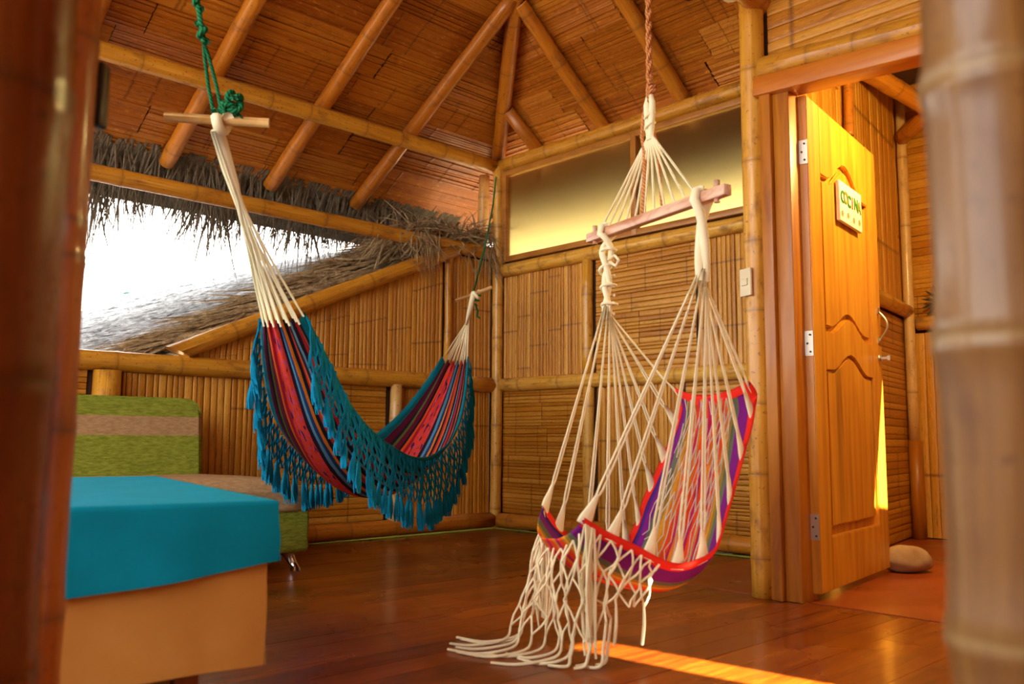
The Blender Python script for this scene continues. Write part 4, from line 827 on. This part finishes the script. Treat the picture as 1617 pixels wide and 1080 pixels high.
for s, T in ((1, Tn), (-1, Tf)):
    for i, u in enumerate(us):
        p = csurf(u, s*0.985); d = (T-p).normalized(); tip = p + d*0.088 ; base = p - d*0.006 + (csurf(u, s*0.8)-p)*0.12; e = (csurf(min(1,u+0.02), s)-csurf(max(0,u-0.02), s)).normalized()
        mb = MB(); rows = []; n_ = d.cross(e).normalized()
        for t, wd, th in ((0, 0.024, 0.006), (0.2, 0.023, 0.008), (0.6, 0.014, 0.007), (1.0, 0.0065, 0.005)):
            c = base.lerp(tip, t); rows.append([(c + e*wd*math.cos(a)+n_*th*math.sin(a), (a,t), 0) for a in [k_*math.pi/4 for k_ in range(9)]])
        idx = mb.grid(rows); mb.f.append(tuple(idx[0][:-1])); mb.f.append(tuple(idx[-1][:-1][::-1])); obj('cord_tab', mb, M_COTTON, CH)
        for q in (-1, 1):
            mb = MB(); a = math.pi*i/5; top = T + (cg*math.cos(a)+cb*math.sin(a))*0.012 + V((0,0,0.04)); mb.tube([top, top.lerp(tip, 0.12), tip + e*q*0.007 + d*0.02, tip + e*q*0.003 - d*0.01], 0.0035, 6); obj('cord', mb, M_COTTON, CH)
# top fan, loop and rope
ap = CC + V((0,0,1.705))
for i in range(11):
    x = lerp(-0.315, 0.245, i/10); mb = MB(); e = bc + cb*x + V((0,0,0.012)); mb.tube([ap + V((0,0,0.03)) + cb*(i-5)*0.0022, ap + cb*(i-5)*0.003, e], 0.0042, 6); obj('fan_cord', mb, M_COTTON, CH)
for q in (-1, 1): mb = MB(); mb.tube([ap + cb*q*0.006 + V((0,0,-0.01)), ap + cb*q*0.010 + V((0,0,0.05)), ap + cb*q*0.016 + V((0,0,0.12)), ap + cb*q*0.008 + V((0,0,0.15))], [0.009,0.012,0.012,0.008], 9); obj('hanging_loop', mb, M_COTTON, CH)
obj('loop_wrap', knot(ap + V((0,0,0.015)), V((0,0,1)), 0.016, 0.006, 2.2), M_COTTON, CH)
RO = thing('rope', 'orange and cream twisted rope holding up the hanging chair', 'rope', CC + V((0,0,1.8)))
r0 = CC + V((0,0,1.845)); r1_ = V((3.0,-2.07,2.63)) + V((0,0,0.0)); r1_ = V((CC.x-0.0, CC.y, 2.60))
for ph in (0, math.pi):
    mb = MB(); pts = []
    for i in range(70): t = i/69; a = t*16*math.pi+ph; pts.append(r0.lerp(r1_, t) + (cg*math.cos(a)+cb*math.sin(a))*0.0062)
    mb.tube(pts, 0.0068, 7); obj('strand', mb, M_OROPE, RO)
for q in (0, 0.014): obj('knot', knot(r0 + V((0,0,-0.004+q)), V((0.2,0.1,1)), 0.011, 0.0075, 1.6), M_OROPE, RO)
mb = MB(); mb.tube([r0, r0 - cb*0.035 + V((0,0,-0.045)), r0 - cb*0.048 + V((0,0,-0.12)), r0 - cb*0.03 + V((0,0,-0.19)), r0 - cb*0.035 + V((0,0,-0.32)), r0 - cb*0.045 + V((0,0,-0.405))], [0.007,0.006,0.006,0.008,0.009,0.011], 7); obj('tail', mb, M_OROPE, RO)
mb = MB(); mb.tube([r0 + V((0,0,-0.05)), ap + cb*0.02 + V((0,0,-0.05)) - cg*0.02, ap + cb*0.035 - cg*0.02 + V((0,0,-0.25))], 0.005, 6); obj('tail', mb, M_OROPE, RO)

# netted fringe in front: hangs from the far front corner round to the near side
tops = [csurf(0.01+0.02*math.sin((i/11)*math.pi), -1+2*i/11) for i in range(12)] + [csurf(0.03+0.225*i/7, 1.0) for i in range(1, 8)]
NT = len(tops); rng = random.Random(33)
def ntop(x): i = max(0, min(NT-1.001, x)); j = int(i); return tops[j].lerp(tops[min(NT-1, j+1)], i-j)
NRW = 5
def npt(i, r_):
    p = ntop(i+0.5*(r_ % 2)); f_ = i/(NT-1); dz = p.z-0.015; hang = min(0.072, (dz-(0.06 if f_ < 0.72 else 0.13))/NRW)
    jx = 0.012*math.sin(i*3.1+r_*1.7); jy = 0.012*math.sin(i*1.9+r_*2.3)
    bunch = 0.0
    if f_ < 0.13: bunch = (0.06-f_)*0.12*r_
    pull = 0.0
    if 0.5 < f_ < 0.72: pull = (0.60-f_)*0.34*min(1, r_/2)
    q = p + V((0,0,-0.012-hang*r_)) + (cg*jx+cb*jy)*(1 if r_ else 0) + cg*0.012*min(r_, 2) + cb*pull*1.1 + cb*bunch
    if f_ > 0.75: q += cg*0.05*r_/NRW + cb*0.012*r_/NRW
    if f_ < 0.3: q += cg*0.06*(r_/NRW)**2
    return q
mb = MB()
for r_ in range(NRW):
    for i in range(NT):
        if i/(NT-1) > 0.8 and r_ > 3: continue
        for dl in (0, 1):
            j = i + (dl if r_ % 2 else dl-1)
            if 0 <= j < NT:
                a, b = npt(i, r_), npt(j, r_+1); mb.tube([a, a.lerp(b, 0.5) + (cg*rng.uniform(-.006,.006)+cb*rng.uniform(-.006,.006)), b], 0.0036, 5, False)
e = obj('fringe_net', mb, M_COTTON, CH); e['kind'] = 'stuff'
for i in range(NT):                                     # loose ends reaching the floor
    f_ = i/(NT-1)
    if 0.8 < f_ and i % 3: continue
    a = npt(i, NRW if f_ <= 0.8 else 4); mb = MB()
    if f_ < 0.55: L = rng.uniform(0.05, 0.16); pts = [a, V((a.x,a.y,0.022)) + cg*0.02, V((a.x,a.y,0.006)) + cg*(0.05+L*0.5) - cb*0.03, V((a.x,a.y,0.005)) + cg*(0.04+L) - cb*(0.06+rng.uniform(0,0.08))]
    elif f_ <= 0.8: pts = [a, a + V((0,0,-(a.z-0.02)*0.6)) + cg*0.01, V((a.x,a.y,0.012)) + cg*0.02, V((a.x,a.y,0.006)) + cg*0.05 - cb*rng.uniform(0,0.06)]
    else: pts = [a, a + V((0,0,-0.05)), a + V((0,0,-0.11)) - cb*0.01]
    np_ = [V(interp([tuple(p_) for p_ in pts], q_/14)) for q_ in range(15)]; mb.tube(np_, [0.0036+0.0014*math.sin(q_/14*2.6) for q_ in range(15)], 6); obj('loose_end', mb, M_COTTON, CH)
for i0, spread_ in ((0.3, 0.035), (11.3, 0.03)):        # gathered bundles at the two front corners
    for q in range(11):
        a = ntop(i0+rng.uniform(-0.3,0.3)); dx_ = cg*rng.uniform(-.5,1)*spread_ + cb*rng.uniform(-1,.7)*spread_; zend = rng.uniform(0.02, 0.1); pts = [a, a.lerp(V((a.x,a.y,zend)), 0.3) + dx_*0.8, a.lerp(V((a.x,a.y,zend)), 0.65) + dx_ + cg*0.01*math.sin(q*3), V((a.x,a.y,zend)) + dx_*0.7]
        mb = MB(); mb.tube([V(interp([tuple(p_) for p_ in pts], q_/9)) for q_ in range(10)], 0.0038, 6); obj('gathered_cord', mb, M_COTTON, CH)
# fine grey-white netting lying on the inside of the back
mb = MB()
def bpnt(i, r_):
    v = -0.62+1.22*(i+0.5*(r_ % 2))/12; u = 0.97-0.042*r_-0.006*math.sin(i*2.3); v += 0.10*(r_/7)*-1; v = max(-0.9, min(0.9, v)); return csurf(u, v) + cg*0.014 + V((0,0,0.006))
for r_ in range(8):
    for i in range(13):
        for dl in (0, 1):
            j = i + (dl if r_ % 2 else dl-1)
            if 0 <= j < 13 and rng.random() < 0.85: mb.tube([bpnt(i, r_), bpnt(j, r_+1)], 0.0024, 4, False)
for i in range(13):
    a = bpnt(i, 8)
    for q in range(2): v_ = rng.uniform(-0.08, 0.02); pp = [a]; 
    pp = [a] + [csurf(0.97-0.042*8-0.03*k_, max(-0.85, -0.72+1.22*i/12+0.03*rng.uniform(-1,1)*k_)) + cg*0.016 for k_ in range(1, 4)]; mb.tube(pp, 0.0026, 4, False)
e = obj('back_netting', mb, M_COTTON2, CH); e['kind'] = 'stuff'

# ================================================================== SMALL THINGS
LS = thing('light_switch', 'cream light switch plate on the tall bamboo door post', 'switch', (2.89,YD-0.06,1.27))
sx_ = V((0.93,-0.37,0)).normalized(); sxn = V((sx_.y,-sx_.x,0)); sxn = sxn if sxn.y < 0 else -sxn; ps = V((2.872,YD,1.335)) + sxn*0.062
rbox('plate', ps, (0.075,0.012,0.122), 0.004, M_PLASTIC, LS, ax=(sx_, sxn, V((0,0,1)))); rbox('rocker', ps + sxn*0.008 - V((0,0,0.0)), (0.04,0.008,0.03), 0.002, M_PLASTIC, LS, ax=(sx_, sxn, V((0,0,1))))
bm = bmesh.new(); bmesh.ops.create_icosphere(bm, subdivisions=4, radius=1.0)
for v in bm.verts:
    v.co = V((v.co.x*0.125, v.co.y*0.085, v.co.z*0.085 if v.co.z > 0 else v.co.z*0.05)) * (1+0.16*mnoise.noise(v.co*1.3+V((3,1,7)))+0.03*mnoise.noise(v.co*4))
    v.co.z = max(v.co.z, -0.045); v.co = V((2.99,0.06,0.049)) + cr*(v.co.x*1.0) + cr.cross(V((0,0,1)))*v.co.y + V((0,0,v.co.z + 0.03*v.co.x/0.12*0))
me = bpy.data.meshes.new('doorstop_stone'); bm.to_mesh(me); bm.free(); me.polygons.foreach_set('use_smooth', [True]*len(me.polygons)); tag(link('doorstop_stone', me, M_STONE), 'rounded tan stone propping open the kitchen door', 'stone')
OR = thing('wall_ornament', 'dark spiky leaf ornament on the kitchen back wall', 'ornament', (2.62,1.68,1.52))
k = N('dark_leaf', 0.8); M_DLEAF = k.col((0.03,0.025,0.012))
for i in range(13):
    mb = MB(); a = i*2*math.pi/13; blade(mb, (2.64,1.66,1.60), (math.cos(a), -0.15, math.sin(a)), (0,-1,0), 0.13, 0.035, 0.05, 0, 4); obj('leaf', mb, M_DLEAF, OR)
mb = MB(); mb.tube([(2.64,1.70,1.60), (2.64,1.63,1.60)], 0.02, 10); obj('stub', mb, M_DLEAF, OR)
# cream rope wound on the tie beam next to the door post
RW = thing('rope', 'cream rope wound round the tie beam at the top of the door post', 'rope', (2.88,-1.25,2.57))
for q in range(3): obj('turn', knot(V((2.9,-1.28-0.022*q,2.625)), V((0.1,-1,0)), 0.062, 0.011, 1.05), M_COTTON, RW)
# blue-green scrap lying on the neighbouring roof
mb = MB(); c_ = thp(0.36, 0.88) + V((0,0,0.03)); mb.grid([[(c_ + V((0.05*i, 0.12*j, 0.012*math.sin(i*2+j))), (i,j), 0) for j in range(4)] for i in range(4)])
k = N('turquoise_plastic', 0.5); tag(obj('plastic_scrap', mb, k.col((0.12,0.62,0.55))), 'turquoise scrap of plastic on the grey thatched roof', 'scrap')
